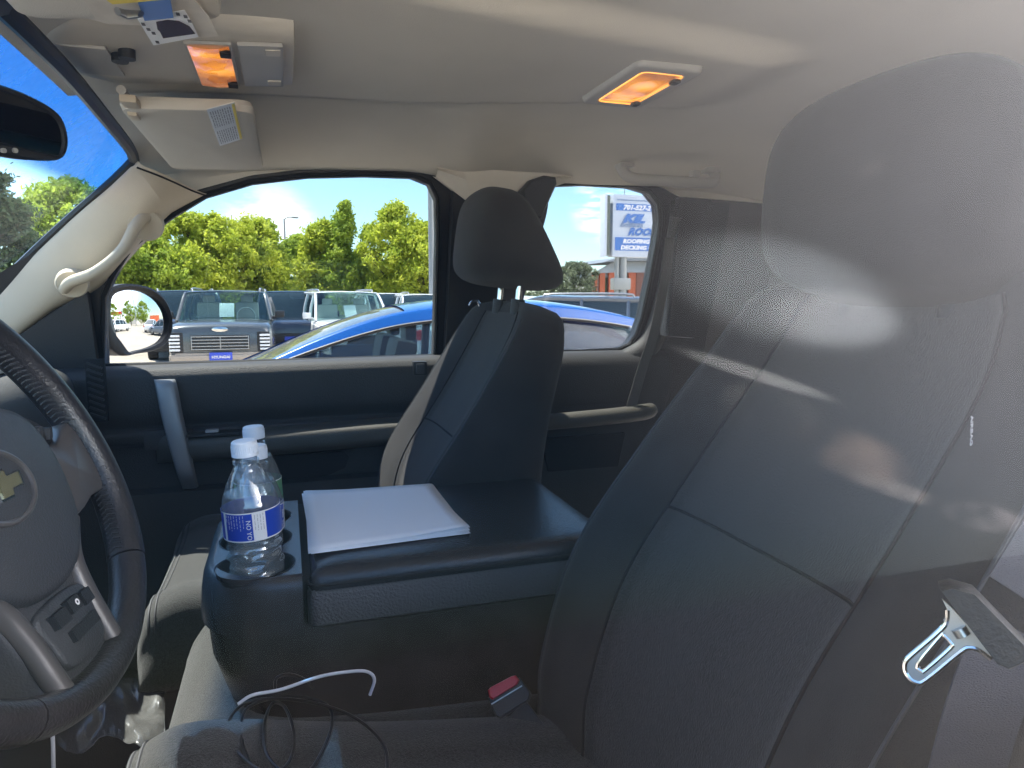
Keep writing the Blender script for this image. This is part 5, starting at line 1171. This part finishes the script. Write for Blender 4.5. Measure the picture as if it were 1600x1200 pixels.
    if rails:
        for sx in (-1, 1):
            MB().tube([(sx * W / 2 * 0.70, -h + 2.0, H - 0.02), (sx * W / 2 * 0.71, -h + 2.15, H + 0.045), (sx * W / 2 * 0.71, h - 1.2, H + 0.045), (sx * W / 2 * 0.70, h - 1.0, H - 0.02)], 0.022, 8, sm=3).build('roof_rail', 'dull_metal', t)
    for sx in (-1, 1):
        for y in (-h + 0.92, h - 0.95):
            q = empty('wheel', (sx * (W / 2 - 0.12), y, 0.35)); q.parent = t
            wm = MB(); pr = [(0.20, -0.11), (0.32, -0.12), (0.35, -0.09), (0.355, 0), (0.35, 0.09), (0.32, 0.12), (0.20, 0.11)]
            rws = [[Vector((z, math.cos(k * math.pi / 14) * r_, math.sin(k * math.pi / 14) * r_)) for k in range(28)] for r_, z in pr]
            wm.grid(rws, cv=True); tm = wm.build('tyre', 'tyre', q)
            rm = MB(); rm.grid([[Vector((sx * z, math.cos(k * math.pi / 14) * r_, math.sin(k * math.pi / 14) * r_)) for k in range(28)] for r_, z in ((0.235, 0.06), (0.24, 0.112), (0.215, 0.112), (0.205, 0.05), (0.001, 0.04))], cv=True)
            for k in range(5):
                a = k * 2 * math.pi / 5; rm.box((sx * 0.085, math.cos(a) * 0.11, math.sin(a) * 0.11), (0.03, 0.22, 0.05), 0.01, Matrix.Rotation(a, 3, 'X'))
            rm.build('rim', 'dull_metal', q)
        ar = MB(); ar.tube([(sx * W / 2 * 0.93, -h + 1.45, bl + 0.02), (sx * (W / 2 + 0.06), -h + 1.43, bl + 0.06)], 0.03, 8); ar.box((sx * (W / 2 + 0.12), -h + 1.43, bl + 0.11), (0.20, 0.10, 0.15), 0.04); ar.build('door_mirror', paint if front != 'grille' else 'black_plastic', t)
    # front end
    yf = -h
    g = MB(); g.box((0, yf + 0.02, 0.38), (W * 0.84, 0.14, 0.26), 0.05); g.build('bumper', lower, t)
    if front == 'grille':
        gl = MB(); gl.box((0, yf - 0.005, 0.70), (W * 0.54, 0.09, 0.30), 0.02); gl.build('grille', 'black_plastic', t)
        gb = MB()
        for k in range(5): gb.box((0, yf - 0.055, 0.575 + k * 0.062), (W * 0.52, 0.02, 0.016), 0.005)
        for sx in (-1, 0.0, 1): gb.box((sx * W * 0.262, yf - 0.055, 0.70), (0.014, 0.02, 0.27), 0.004)
        gb.build('grille_bar', 'dull_metal', t)
        for sx in (-1, 1):
            hl = MB()
            for k in range(5): hl.box((sx * W * 0.415, yf + 0.0, 0.57 + k * 0.068), (0.19, 0.13, 0.040), 0.012)
            hl.build('headlight', 'lamp_white', t)
            MB().box((sx * W * 0.40, yf + 0.045, 0.71), (0.24, 0.12, 0.40), 0.03).build('lamp_housing', 'black_plastic', t)
        MB().box((0, yf - 0.035, 0.41), (W * 0.90, 0.12, 0.10), 0.03).build('skid_trim', 'trim_tan', t)
        for sx in (-1, 1): MB().box((sx * W * 0.43, yf + 0.02, 0.36), (0.16, 0.18, 0.24), 0.04).build('corner_trim', 'trim_tan', t)
        e = MB(); e.grid([[Vector((math.cos(a * .2618) * 0.15 * f, yf - 0.018 - 0.012 * (1 - f) , 0.965 + math.sin(a * .2618) * 0.050 * f)) for a in range(24)] for f in (1, 0.8, 0.001)], cv=True); e.build('emblem', 'chrome', t)
        p = MB().box((0, yf - 0.10, 0.43), (0.42, 0.015, 0.17), 0.006).build('licence_plate', 'plate_blue', t)
        vs, fs = textmesh('HYUNDAI', 0.075, bold=0.002); x1 = max(v.x for v in vs)
        m_ = MB(); m_.add([Vector((v.x - x1 / 2, yf - 0.110 - v.z, 0.40 + v.y)) for v in vs], fs); m_.build('plate_lettering', 'label_white', p, smooth=False)
    else:
        MB().box((0, yf + 0.0, 0.62), (W * 0.45, 0.10, 0.20), 0.03).build('grille', 'black_plastic', t)
        for sx in (-1, 1): MB().box((sx * W * 0.36, yf + 0.05, 0.70), (0.34, 0.16, 0.12), 0.04).build('headlight', 'lamp_white', t)
        if front == 'plate': MB().box((0, yf - 0.06, 0.56), (0.44, 0.015, 0.17), 0.006).build('licence_plate', 'plate_blue', t); MB().box((0, yf - 0.02, 0.40), (W * 0.92, 0.12, 0.09), 0.03).build('bumper_trim', 'trim_tan', t)
    if glass == 'car_glass_clear' and detail:
        for sx in (-1, 1):
            MB().box((sx * 0.40, -h + 2.35, bl + 0.16), (0.50, 0.14, 0.42), 0.06).build('front_seat', 'seat_pale', t)
            MB().box((sx * 0.40, -h + 2.38, bl + 0.44), (0.26, 0.10, 0.17), 0.05).build('seat_headrest', 'seat_pale', t)
        g = MB(); g.tube([(0.40 + 0.19 * math.cos(k * .393), -h + 1.75 + 0.05 * math.sin(k * .393), bl + 0.07 + 0.18 * math.sin(k * .393)) for k in range(16)], 0.018, 8, closed=True); g.build('car_steering_wheel', 'seat_pale', t)
        MB().box((0.02, -h + 1.62, bl + 0.20), (0.30, 0.01, 0.36), 0.003, Matrix.Rotation(R(-35), 3, 'X')).build('window_sheet', 'label_white', t)
    # tail
    for sx in (-1, 1): MB().box((sx * W * 0.40, h - 0.05, bl - 0.12), (0.22, 0.12, 0.20), 0.04).build('tail_light', 'red_paint', t)
    return t
def on(px, Y, z=0): d = camray(px, 468); p = C0 + d * (Y / d.y); return Vector((p.x, Y, z))
SG = 'vehicles parked in the rows beyond the lane'
def interior(t, W, Lc, H, wheel=True):
    pass
def bluecar():
    t = empty('blue_car', (1.05, 5.35, 0), 0, 'bright blue car parked alongside, its roof and windshield showing over the door sill', 'car'); o = Vector(t.location)
    class B(MB):
        def build(s, nm, m, parent=t, **k): s.v = [v - o for v in s.v]; return MB.build(s, nm, m, parent, **k)
    W = 1.84; Y0, Y1 = 4.43, 4.43 + W
    # stations along X (nose at -X): x, roof z, half width at roof, belt z
    gs = [(-0.62, 0.94, 0.80), (-0.25, 1.10, 0.735), (0.20, 1.30, 0.68), (0.62, 1.445, 0.64), (1.00, 1.510, 0.625), (1.45, 1.532, 0.62), (1.90, 1.515, 0.62), (2.30, 1.46, 0.62), (2.65, 1.375, 0.63), (3.0, 1.24, 0.66), (3.35, 1.06, 0.74)]
    yc = (Y0 + Y1) / 2
    def sec(x, zt, hw, inf=0.0):
        bz = 0.90; f = max(0.02, (zt - bz) / 0.63); wb = 0.86 + inf; wt = hw + inf; zt += inf
        wt_ = wb + (wt - wb) * 1.0
        return [Vector(p) for p in ((x, yc - wb, bz), (x, yc - wb - 0.0 + (wb - wt_) * 0.42, bz + (zt - bz) * 0.5), (x, yc - wt_ - 0.015, zt - 0.075 * f), (x, yc - wt_ + 0.05, zt - 0.022 * f), (x, yc - wt_ * 0.5, zt + 0.006), (x, yc, zt + 0.014), (x, yc + wt_ * 0.5, zt + 0.006), (x, yc + wt_ - 0.05, zt - 0.022 * f), (x, yc + wt_ + 0.015, zt - 0.075 * f), (x, yc + wb - (wb - wt_) * 0.42, bz + (zt - bz) * 0.5), (x, yc + wb, bz))]
    G0 = loft([sec(*q) for q in gs], 5, 4, False); G1 = loft([sec(*q, 0.012) for q in gs], 5, 4, False); nv = len(G0[0])
    B().grid([r[:13] for r in G0]).build('side_window', 'car_glass_side'); B().grid([r[nv - 13:] for r in G0]).build('side_window', 'car_glass_side')
    B().grid([r[12:nv - 12] for r in G0[:18]]).build('windshield', 'car_glass_front')
    B().grid([r[12:nv - 12] for r in G0[36:]]).build('rear_window', 'car_glass_side')
    B().grid([r[11:nv - 11] for r in G1[17:38]]).build('roof', 'paint_blue')
    for s in (0, 1):
        ix = (lambda j: j) if s == 0 else (lambda j: nv - 1 - j)
        sg = -1 if s == 0 else 1
        rows = []
        for i, r in enumerate(G1):
            rows.append([r[ix(j)] + Vector((0, sg * 0.004, 0)) for j in (7, 8, 9, 10, 11, 12)])
        B().grid(rows).build('cant_rail', 'paint_blue')
        tr = [r[ix(7)] + Vector((0, sg * 0.006, -0.004)) for r in G1]
        B().tube(tr[4:46], 0.009, 6).build('window_trim', 'black_rubber'); B().tube([p + Vector((0, sg * 0.006, 0.012)) for p in tr[4:46]], 0.004, 6).build('chrome_strip', 'dull_metal')
        B().tube([r + Vector((0, sg * 0.004, 0)) for r in (G1[22][ix(0)], G1[22][ix(4)], G1[22][ix(7)])], 0.035, 8).build('door_post', 'black_plastic')
        B().tube([r + Vector((0, sg * 0.004, 0)) for r in (G1[39][ix(0)], G1[38][ix(4)], G1[37][ix(7)])], 0.014, 8).build('quarter_post', 'dull_metal')
    # mirror, body, wheels
    for Ym, sg in ((Y0 + 0.02, -1), (Y1 - 0.02, 1)): B().box((0.0, Ym + sg * 0.10, 0.99), (0.12, 0.20, 0.14), 0.045).build('door_mirror', 'paint_blue')
    st = [(-1.95, 0.45, 0.62, 0.72), (-1.85, 0.28, 0.72, 0.84), (-1.4, 0.22, 0.83, 0.90), (-0.7, 0.2, 0.93, 0.92), (-0.3, 0.2, 0.95, 0.92), (1.5, 0.2, 0.955, 0.92), (2.9, 0.2, 0.99, 0.92), (3.4, 0.26, 0.99, 0.88), (3.62, 0.4, 0.90, 0.78)]
    secs = []
    for x, zb, zt, hw in st:
        secs.append([Vector((x, yc + a * hw, z)) for a, z in ((0, zb), (0.8, zb), (0.97, zb + .1), (1.0, (zb + zt) / 2), (0.985, zt - 0.10), (0.92, zt), (0.5, zt + 0.03), (0, zt + 0.035), (-0.5, zt + 0.03), (-0.92, zt), (-0.985, zt - 0.10), (-1, (zb + zt) / 2), (-0.97, zb + .1), (-0.8, zb))])
    rows = loft(secs, 4, 3); g = B(); g.grid(rows, cv=True); g.cap(rows[0]); g.cap(rows[-1], True); g.build('body', 'paint_blue')
    for X in (-1.05, 2.72):
        for sg in (-1, 1):
            q = empty('wheel', (X - o.x, sg * 0.80, 0.33)); q.parent = t; wm = MB()
            wm.grid([[Vector((math.cos(k * math.pi / 14) * r_, z, math.sin(k * math.pi / 14) * r_)) for k in range(28)] for r_, z in ((0.2, -0.1), (0.31, -0.115), (0.33, -0.08), (0.335, 0), (0.33, 0.08), (0.31, 0.115), (0.2, 0.1))], cv=True); wm.build('tyre', 'tyre', q)
            rm = MB(); rm.grid([[Vector((math.cos(k * math.pi / 14) * r_, sg * z, math.sin(k * math.pi / 14) * r_)) for k in range(28)] for r_, z in ((0.215, 0.06), (0.225, 0.108), (0.20, 0.105), (0.001, 0.05))], cv=True); rm.build('rim', 'dull_metal', q)
    for X in (0.75, 1.85):
        for y in (-0.38, 0.38):
            B().box((X, yc + y, 1.07), (0.16, 0.46, 0.40), 0.06, Matrix.Rotation(R(12), 3, 'Y')).build('car_seat', 'seat_cloth'); B().box((X + 0.08, yc + y, 1.33), (0.09, 0.24, 0.15), 0.04).build('car_headrest', 'seat_cloth')
    B().box((-0.15, yc, 0.985), (0.8, 1.4, 0.02), 0.005).build('car_dashboard', 'charcoal_plastic')
    B().box((0.05, Y0 + 0.9, 1.02), (0.02, 0.18, 0.12), 0.002, Matrix.Rotation(R(-50), 3, 'Y')).build('dash_paper', 'label_white')
    return t
def clear_car_glass(name, tint, k):
    return thin_glass(name, tint, k)
thin_glass('car_glass_front', (0.55, 0.74, 0.78), 2.6, dust_haze=0.16); thin_glass('car_glass_side', (0.42, 0.54, 0.58), 1.8, dust_haze=0.03)
bluecar()
G = SG
t = car('parked_suv', 'dark grey suv facing the window with chrome emblem, blue front plate and light bar lamps', on(357, 17.2), 0, 'paint_grey', 5.0, 1.98, 1.74, 'suv', G, 'grille', 'suv_glass_clear' if False else 'car_glass_clear', 'trim_tan')
car('parked_suv', 'black suv behind and left of the dark grey one', on(290, 21.5), R(8), 'paint_navy', 4.9, 1.95, 1.78, 'suv', G)
car('parked_suv', 'navy suv between the dark grey and the white suv, blue front plate', on(456, 20.2), R(0), 'paint_navy', 4.9, 1.95, 1.76, 'suv', G, 'plate')
car('parked_suv', 'white suv with roof rails right of the navy one', on(535, 18.6), R(8), 'paint_white', 4.8, 1.92, 1.74, 'suv', G, 'plain', 'car_glass_clear')
car('parked_suv', 'white suv partly hidden behind the right shoulder of the larger white suv', on(605, 24.5), R(0), 'paint_white', 4.8, 1.92, 1.74, 'suv', G)
car('parked_car', 'white car roof just left of the front window rear edge', on(662, 22.5), R(0), 'paint_white', 4.6, 1.85, 1.70, 'suv', G, rails=False)
car('parked_suv', 'white suv half hidden behind the passenger side mirror', on(246, 27.0), R(0), 'paint_white', 4.8, 1.9, 1.78, 'suv', G)
car('parked_car', 'long white roof seen right under the passenger headrest', on(838, 13.5), R(70), 'paint_white', 4.7, 1.85, 1.60, 'car', G, rails=False)
car('parked_suv', 'slate blue suv with chrome roof rails under the roofing sign', on(962, 12.2), R(62), 'paint_slate', 4.7, 1.9, 1.60, 'suv', G)
# vehicles seen in the outside mirror, behind the truck
car('parked_car', 'white sedan reflected in the passenger side mirror', (21, 6.6, 0), R(120), 'paint_white', 4.6, 1.85, 1.45, 'car', G, rails=False)
car('parked_suv', 'white suv reflected at the right of the passenger side mirror', (24, 0.6, 0), R(130), 'paint_white', 4.7, 1.9, 1.68, 'suv', G)
car('parked_car', 'slate car reflected low at the left of the passenger side mirror', (15.5, 7.0, 0), R(60), 'paint_slate', 4.6, 1.85, 1.45, 'car', G, rails=False)

# ------------------------------------------------------------------ trees
def tree_mesh(seed, H, Rw, shape, leaf, lsz, nclump, nleaf):
    rnd = random.Random(seed); lv = MB(); H0 = H * 0.14; clumps = []
    for k in range(nclump):
        for _ in range(20):
            z = H0 + (H - H0) * rnd.random() ** (0.9); f = (z - H0) / (H - H0)
            if shape == 'round': rad = Rw * (math.sin(math.pi * min(1, f * 0.88 + 0.12)) ** 0.55)
            elif shape == 'cone': rad = Rw * (1 - f) ** 0.8 * (0.75 + 0.4 * rnd.random()) + 0.15
            else: rad = Rw * min(1, 2.2 * (1.02 - f)) ** 0.7 * min(1, 0.55 + f * 1.6)
            a = rnd.random() * 2 * math.pi; q = rad * (rnd.random() ** 0.45)
            # knock gaps into the crown
            p = Vector((math.cos(a) * q, math.sin(a) * q, z))
            if noise.noise(p * 0.55 + Vector((seed * 3, 0, 0))) > -0.22: break
        clumps.append((p, rnd.uniform(0.30, 0.75) * (Rw / 2.6) ** 0.5 * (1 - 0.45 * f)))
    vs = []; fs = []
    for c, s in clumps:
        for _ in range(nleaf):
            d = Vector((rnd.gauss(0, 1), rnd.gauss(0, 1), rnd.gauss(0, 0.8))) * s * 0.5; p = c + d
            u = Vector((rnd.gauss(0, 1), rnd.gauss(0, 1), rnd.gauss(0, 1))).normalized(); v = u.orthogonal().normalized(); v = Matrix.Rotation(rnd.random() * 6.28, 3, u) @ v; w_ = u.cross(v)
            l = lsz * rnd.uniform(0.6, 1.3); n = len(vs); vs += [p - v * l, p + w_ * l * 0.45, p + v * l, p - w_ * l * 0.45]; fs.append((n, n + 1, n + 2, n + 3))
    lv.add(vs, fs)
    tk = MB(); tk.tube([(0, 0, 0), (0.05, 0, H * 0.25), (-0.04, 0.05, H * 0.55), (0.02, 0, H * 0.9)], [H * 0.022, H * 0.017, H * 0.010, H * 0.003], 8, sm=3)
    for c, s in clumps[::5]:
        b = Vector((0, 0, max(H0, c.z - (c.xy.length) * 0.7))); tk.tube([b, b.lerp(c, 0.5) + Vector((0, 0, 0.1)), c], [H * 0.007, H * 0.004, 0.01], 5, sm=2)
    return lv, tk
TG = 'trees lining the far side of the lot'
def tree(name, label, loc, seed, H, Rw, shape, leaf, lsz=0.115, nclump=270, nleaf=105, group=TG):
    t = empty(name, loc, random.Random(seed).random() * 6, label, 'tree', group); lv, tk = tree_mesh(seed, H, Rw, shape, leaf, lsz, nclump, nleaf)
    lv.build('crown', leaf, t, smooth=False, fixn=False); tk.build('trunk', 'bark', t)
def topH(py, Y, px): d = camray(px, py); return (C0 + d * (Y / d.y)).z
for i, (px, py, Y, Rw, shp, leaf, lab) in enumerate([
    (235, 372, 38, 2.6, 'round', 'leaf_green', 'darker green tree at the left end of the row, above the side mirror'),
    (300, 340, 39, 2.3, 'oval', 'leaf_bright', 'broad leafy tree behind the dark grey suv, second from the left of the row'),
    (368, 316, 40, 2.5, 'oval', 'leaf_bright', 'tallest bushy tree above the dark grey suv hood'),
    (418, 345, 41, 1.7, 'cone', 'leaf_green', 'tree to the right of the tallest bushy one, under the low white cloud'),
    (468, 372, 44, 1.9, 'round', 'leaf_green', 'low tree below the distant lamp post'),
    (503, 334, 42, 1.9, 'cone', 'leaf_bright', 'slim tree just left of the pointed spire tree'),
    (543, 318, 41, 1.5, 'cone', 'leaf_green', 'narrow pointed tree standing as a spire in the row'),
    (582, 358, 43, 1.8, 'cone', 'leaf_green', 'low tree between the spire tree and the big one at right'),
    (620, 322, 40, 2.2, 'oval', 'leaf_bright', 'big bright tree left of the grey pole'),
    (662, 352, 39, 1.9, 'round', 'leaf_bright', 'yellow green tree cut off by the front window rear edge'),
    ]):
    tree('leafy_tree', lab, on(px, Y), 11 + i, topH(py, Y, px), Rw * 1.05, shp, leaf)
tree('leafy_tree', 'darker tree seen through the windshield just left of the pillar', on(118, 36), 41, topH(285, 36, 118), 2.6, 'round', 'leaf_green', group=None)
tree('pine_tree', 'tall grey green pine at the left edge behind the windshield', on(0, 30), 42, topH(238, 30, 0), 2.4, 'cone', 'needle', 0.11, 220, 80, group=None)
tree('dusty_bush', 'dusty olive tree left of the roofing sign and orange building', on(900, 44), 43, topH(412, 44, 900), 2.2, 'round', 'leaf_dusty', 0.14, 120, 60, group=None)
for i, (x, y, h, lab) in enumerate([(48, 9, 6.5, 'left'), (50, 4, 7, 'middle'), (55, -3, 7, 'right')]):
    tree('leafy_tree', {'left': 'green tree reflected left in the passenger side mirror', 'middle': 'green tree reflected in the middle of the passenger side mirror', 'right': 'green tree reflected at the right of the passenger side mirror'}[lab], (x, y, 0), 60 + i, h, 3.0, 'round', 'leaf_green', 0.16, 120, 60, 'trees reflected in the passenger side mirror')
# hedge line far away
def far_trees():
    rnd = random.Random(9); vs = []; fs = []
    for _ in range(26000):
        x = rnd.uniform(20, 180); y = 120 + rnd.uniform(-3, 3); h = 3.2 + 1.6 * noise.noise(Vector((x * 0.06, 0, 0))) + 1.0 * noise.noise(Vector((x * 0.25, 3, 0))); z = rnd.random() * h
        u = Vector((rnd.gauss(0, 1), rnd.gauss(0, 1), rnd.gauss(0, 1))).normalized(); v = u.orthogonal().normalized(); w_ = u.cross(v); l = 0.35; p = Vector((x, y, z)); n = len(vs); vs += [p - v * l, p + w_ * l * .6, p + v * l, p - w_ * l * .6]; fs.append((n, n + 1, n + 2, n + 3))
    tag(MB().add(vs, fs).build('distant_trees', 'leaf_dusty', None, smooth=False, fixn=False), 'hazy band of distant trees along the horizon', 'trees', kind='stuff')
far_trees()
# ------------------------------------------------------------------ poles
def pole(name, label, base, h, r, lamp=True):
    t = empty(name, base, 0, label, 'lamp post' if lamp else 'pole'); MB().tube([(0, 0, 0), (0, 0, h)], [r, r * 0.8], 12).build('pole', 'steel_pole', t)
    MB().tube([(0, 0, 0), (0, 0, 0.5)], r * 2.2, 14).build('pole_base', 'concrete', t)
    if lamp: MB().tube([(0, 0, h - 0.1), (0.3, 0, h + 0.15), (0.8, 0, h + 0.18)], 0.05, 8, sm=3).build('lamp_arm', 'steel_pole', t); MB().box((1.0, 0, h + 0.15), (0.6, 0.28, 0.14), 0.04).build('lamp_head', 'steel_pole', t)
pole('light_pole', 'thick grey pole at the rear edge of the front passenger window', on(676, 24), 11, 0.13)
pole('street_lamp', 'small distant lamp post rising above the trees under the cloud', on(449, 70), topH(342, 70, 449), 0.10)
pole('light_pole', 'light pole reflected near the middle of the passenger side mirror', (44, 5.5, 0), 9.5, 0.10)
pole('light_pole', 'light pole reflected in the right part of the passenger side mirror', (38, 1.0, 0), 9.0, 0.10)
# ------------------------------------------------------------------ roofing sign
def sign():
    Y = 27.0; b = on(1003, Y); t = empty('roofing_sign', b, 0, 'white and blue roofing company pole sign in the rear side window', 'sign')
    dirx = Vector((1, -0.0, 0)).normalized(); nrm = Vector((0, -1, 0))
    def P(x, y): d = camray(x, y); q = C0 + d * (Y / d.y); return q - b
    def W(x, y): q = P(x, y); return q.x, q.z
    x0, z1 = W(959, 303); _, z0 = W(959, 401); x1 = x0 + 4.6
    sc_ = (z1 - z0) / 98     # metres per photo pixel
    MB().box(((x0 + x1) / 2, 0.28, (z0 + z1) / 2), (x1 - x0, 0.5, z1 - z0), 0.03).build('sign_cabinet', 'sign_white', t)
    MB().box((x0 - 0.20, 0.30, (z0 + z1) / 2), (0.16, 0.46, z1 - z0 - 0.1)).build('sign_end_gap', 'sign_side', t)
    MB().box((x0 - 0.32, 0.28, (z0 + z1) / 2), (0.10, 0.5, z1 - z0), 0.02).build('sign_end_cap', 'sign_white', t)
    fx = lambda x: x0 + (x - 959) * sc_ * 1.0
    fz = lambda y: z1 - (y - 303) * sc_
    def strip(xa, ya, yb, m, nm): return MB().box(((fx(xa) + x1 - 0.15) / 2, 0.018, (fz(ya) + fz(yb)) / 2), (x1 - 0.15 - fx(xa), 0.02, fz(ya) - fz(yb)), 0).build(nm, m, t)
    a = strip(964, 317, 328, 'sign_blue', 'top_band'); bt = strip(963, 370, 391, 'sign_blue', 'bottom_band')
    strip(965, 310.5, 312.5, 'sign_shadow', 'top_line')
    def tx(s, x, y, h, m, nm, par, sh=0.3, bold=0.01, sx=1.0, dy=0.0):
        vs, fs = textmesh(s, h * sc_ * 1.38, sh, bold=bold); MB().add([Vector((fx(x) + v.x * sx, 0.004 - dy - v.z, fz(y) + v.y)) for v in vs], fs).build(nm, m, par, smooth=False)
    tx('701-527-2', 976, 326.3, 7.6, 'label_white', 'phone_number', a, bold=0.012, sx=1.12)
    par = a
    tx('KIL', 973.5, 347.5, 13.0, 'sign_shadow', 'name_shadow', t, 0.4, 0.03, 1.5, 0.0); tx('KIL', 976, 346, 13.0, 'sign_blue', 'name_lettering', t, 0.4, 0.03, 1.5, 0.004)
    tx('EXTERIORS', 971.5, 353.5, 4.6, 'sign_shadow', 'subtitle_lettering', t, 0.1, 0.012, 1.25)
    tx('ROOFING', 984, 366.5, 11.0, 'sign_shadow', 'name_shadow', t, 0.4, 0.025, 1.15); tx('ROOFING', 985.5, 365.5, 11.0, 'sign_blue', 'name_lettering', t, 0.4, 0.02, 1.15, 0.004)
    tx('ROOFING \u2022', 977, 379, 6.4, 'label_white', 'service_lettering', bt, 0.15, 0.012, 1.2)
    tx('DECKING \u2022', 973, 389, 6.4, 'label_white', 'service_lettering', bt, 0.15, 0.012, 1.2)
    px = P(978, 410); 
    for x, r in ((978, 0.17), (968.5, 0.10)):
        q = P(x, 410); MB().tube([(q.x, 0.28, 0), (q.x, 0.28, z0 + 0.02)], r, 12).build('sign_post', 'steel_pole', t)
    MB().tube([(P(981, 300).x, 0.3, z1), (P(981, 300).x, 0.3, z1 + 0.5)], 0.02, 6).build('sign_aerial', 'steel_pole', t)
    MB().box((P(975, 420).x, 0.3, 2.2), (0.8, 0.4, 0.5), 0.05).build('sign_meter', 'steel_pole', t)
sign()
def building():
    Y = 52; b = on(985, Y); t = empty('commercial_building', b, 0, 'low orange and brown shop building with slanted metal roof below the sign', 'building')
    def X(x, y=440): d = camray(x, y); return (C0 + d * (Y / d.y) - b).x
    def Z(y, x=985): d = camray(x, y); return (C0 + d * (Y / d.y)).z
    MB().box(((X(934) + X(1120)) / 2, 3.2, Z(425) / 2), (X(1120) - X(934), 6, Z(425)), 0).build('wall', 'concrete', t)
    for a, c, m_ in ((927, 933, 'orange_panel'), (937, 945, 'orange_panel'), (951, 965, 'orange_panel'), (982, 993, 'orange_panel'), (994, 1030, 'brick_brown'), (1040, 1060, 'orange_panel')):
        MB().box(((X(a) + X(c)) / 2, 0.15, Z(426) / 2), (X(c) - X(a), 0.4, Z(426)), 0).build('wall_panel', m_, t)
    for a, c in ((945, 951), (966, 981)):
        f = MB().box(((X(a) + X(c)) / 2, 0.17, Z(433) / 2), (X(c) - X(a), 0.05, Z(433)), 0).build('window', 'car_glass', t)
        MB().box(((X(a) + X(c)) / 2, 0.12, Z(433)), (X(c) - X(a), 0.08, 0.12), 0).build('window_frame', 'roof_metal', f)
    g = MB(); pts = [(926, 410), (966, 404), (1080, 400), (1080, 408), (966, 413)]
    g.plate([(X(926), Z(413)), (X(955), Z(404)), (X(1120), Z(398)), (X(1120), Z(404)), (X(958), Z(410))], (), -1.6, 6.4, lambda u, v, w_: Vector((u, w_, v))); g.build('roof', 'roof_metal', t, smooth=False)
    g = MB(); g.plate([(X(926), Z(428)), (X(958), Z(409)), (X(1120), Z(405)), (X(1120), Z(424)), (X(960), Z(426))], (), -0.1, 0.06, lambda u, v, w_: Vector((u, w_, v))); g.build('fascia', 'sign_white', t, smooth=False)
building()
def red_canopy():
    t = empty('fuel_station', (66, -4.5, 0), 0, 'shop with red canopy and white gable reflected in the passenger side mirror', 'building')
    MB().box((0, 0, 4.4), (5, 10, 1.1)).build('canopy', 'red_paint', t)
    for y in (-4, 4): MB().box((0, y, 1.95), (0.4, 0.4, 3.9)).build('canopy_post', 'concrete', t)
    g = MB(); g.plate([(-2.5, 0), (2.5, 0), (2.5, 2.8), (0, 4.6), (-2.5, 2.8)], (), 0, 5, lambda u, v, w_: Vector((w_ - 2, u + 9, v))); g.build('shop', 'concrete', t, smooth=False)
    MB().box((-3, 22, 1.4), (3, 5, 2.8)).build('side_hut', 'orange_panel', t)
red_canopy()
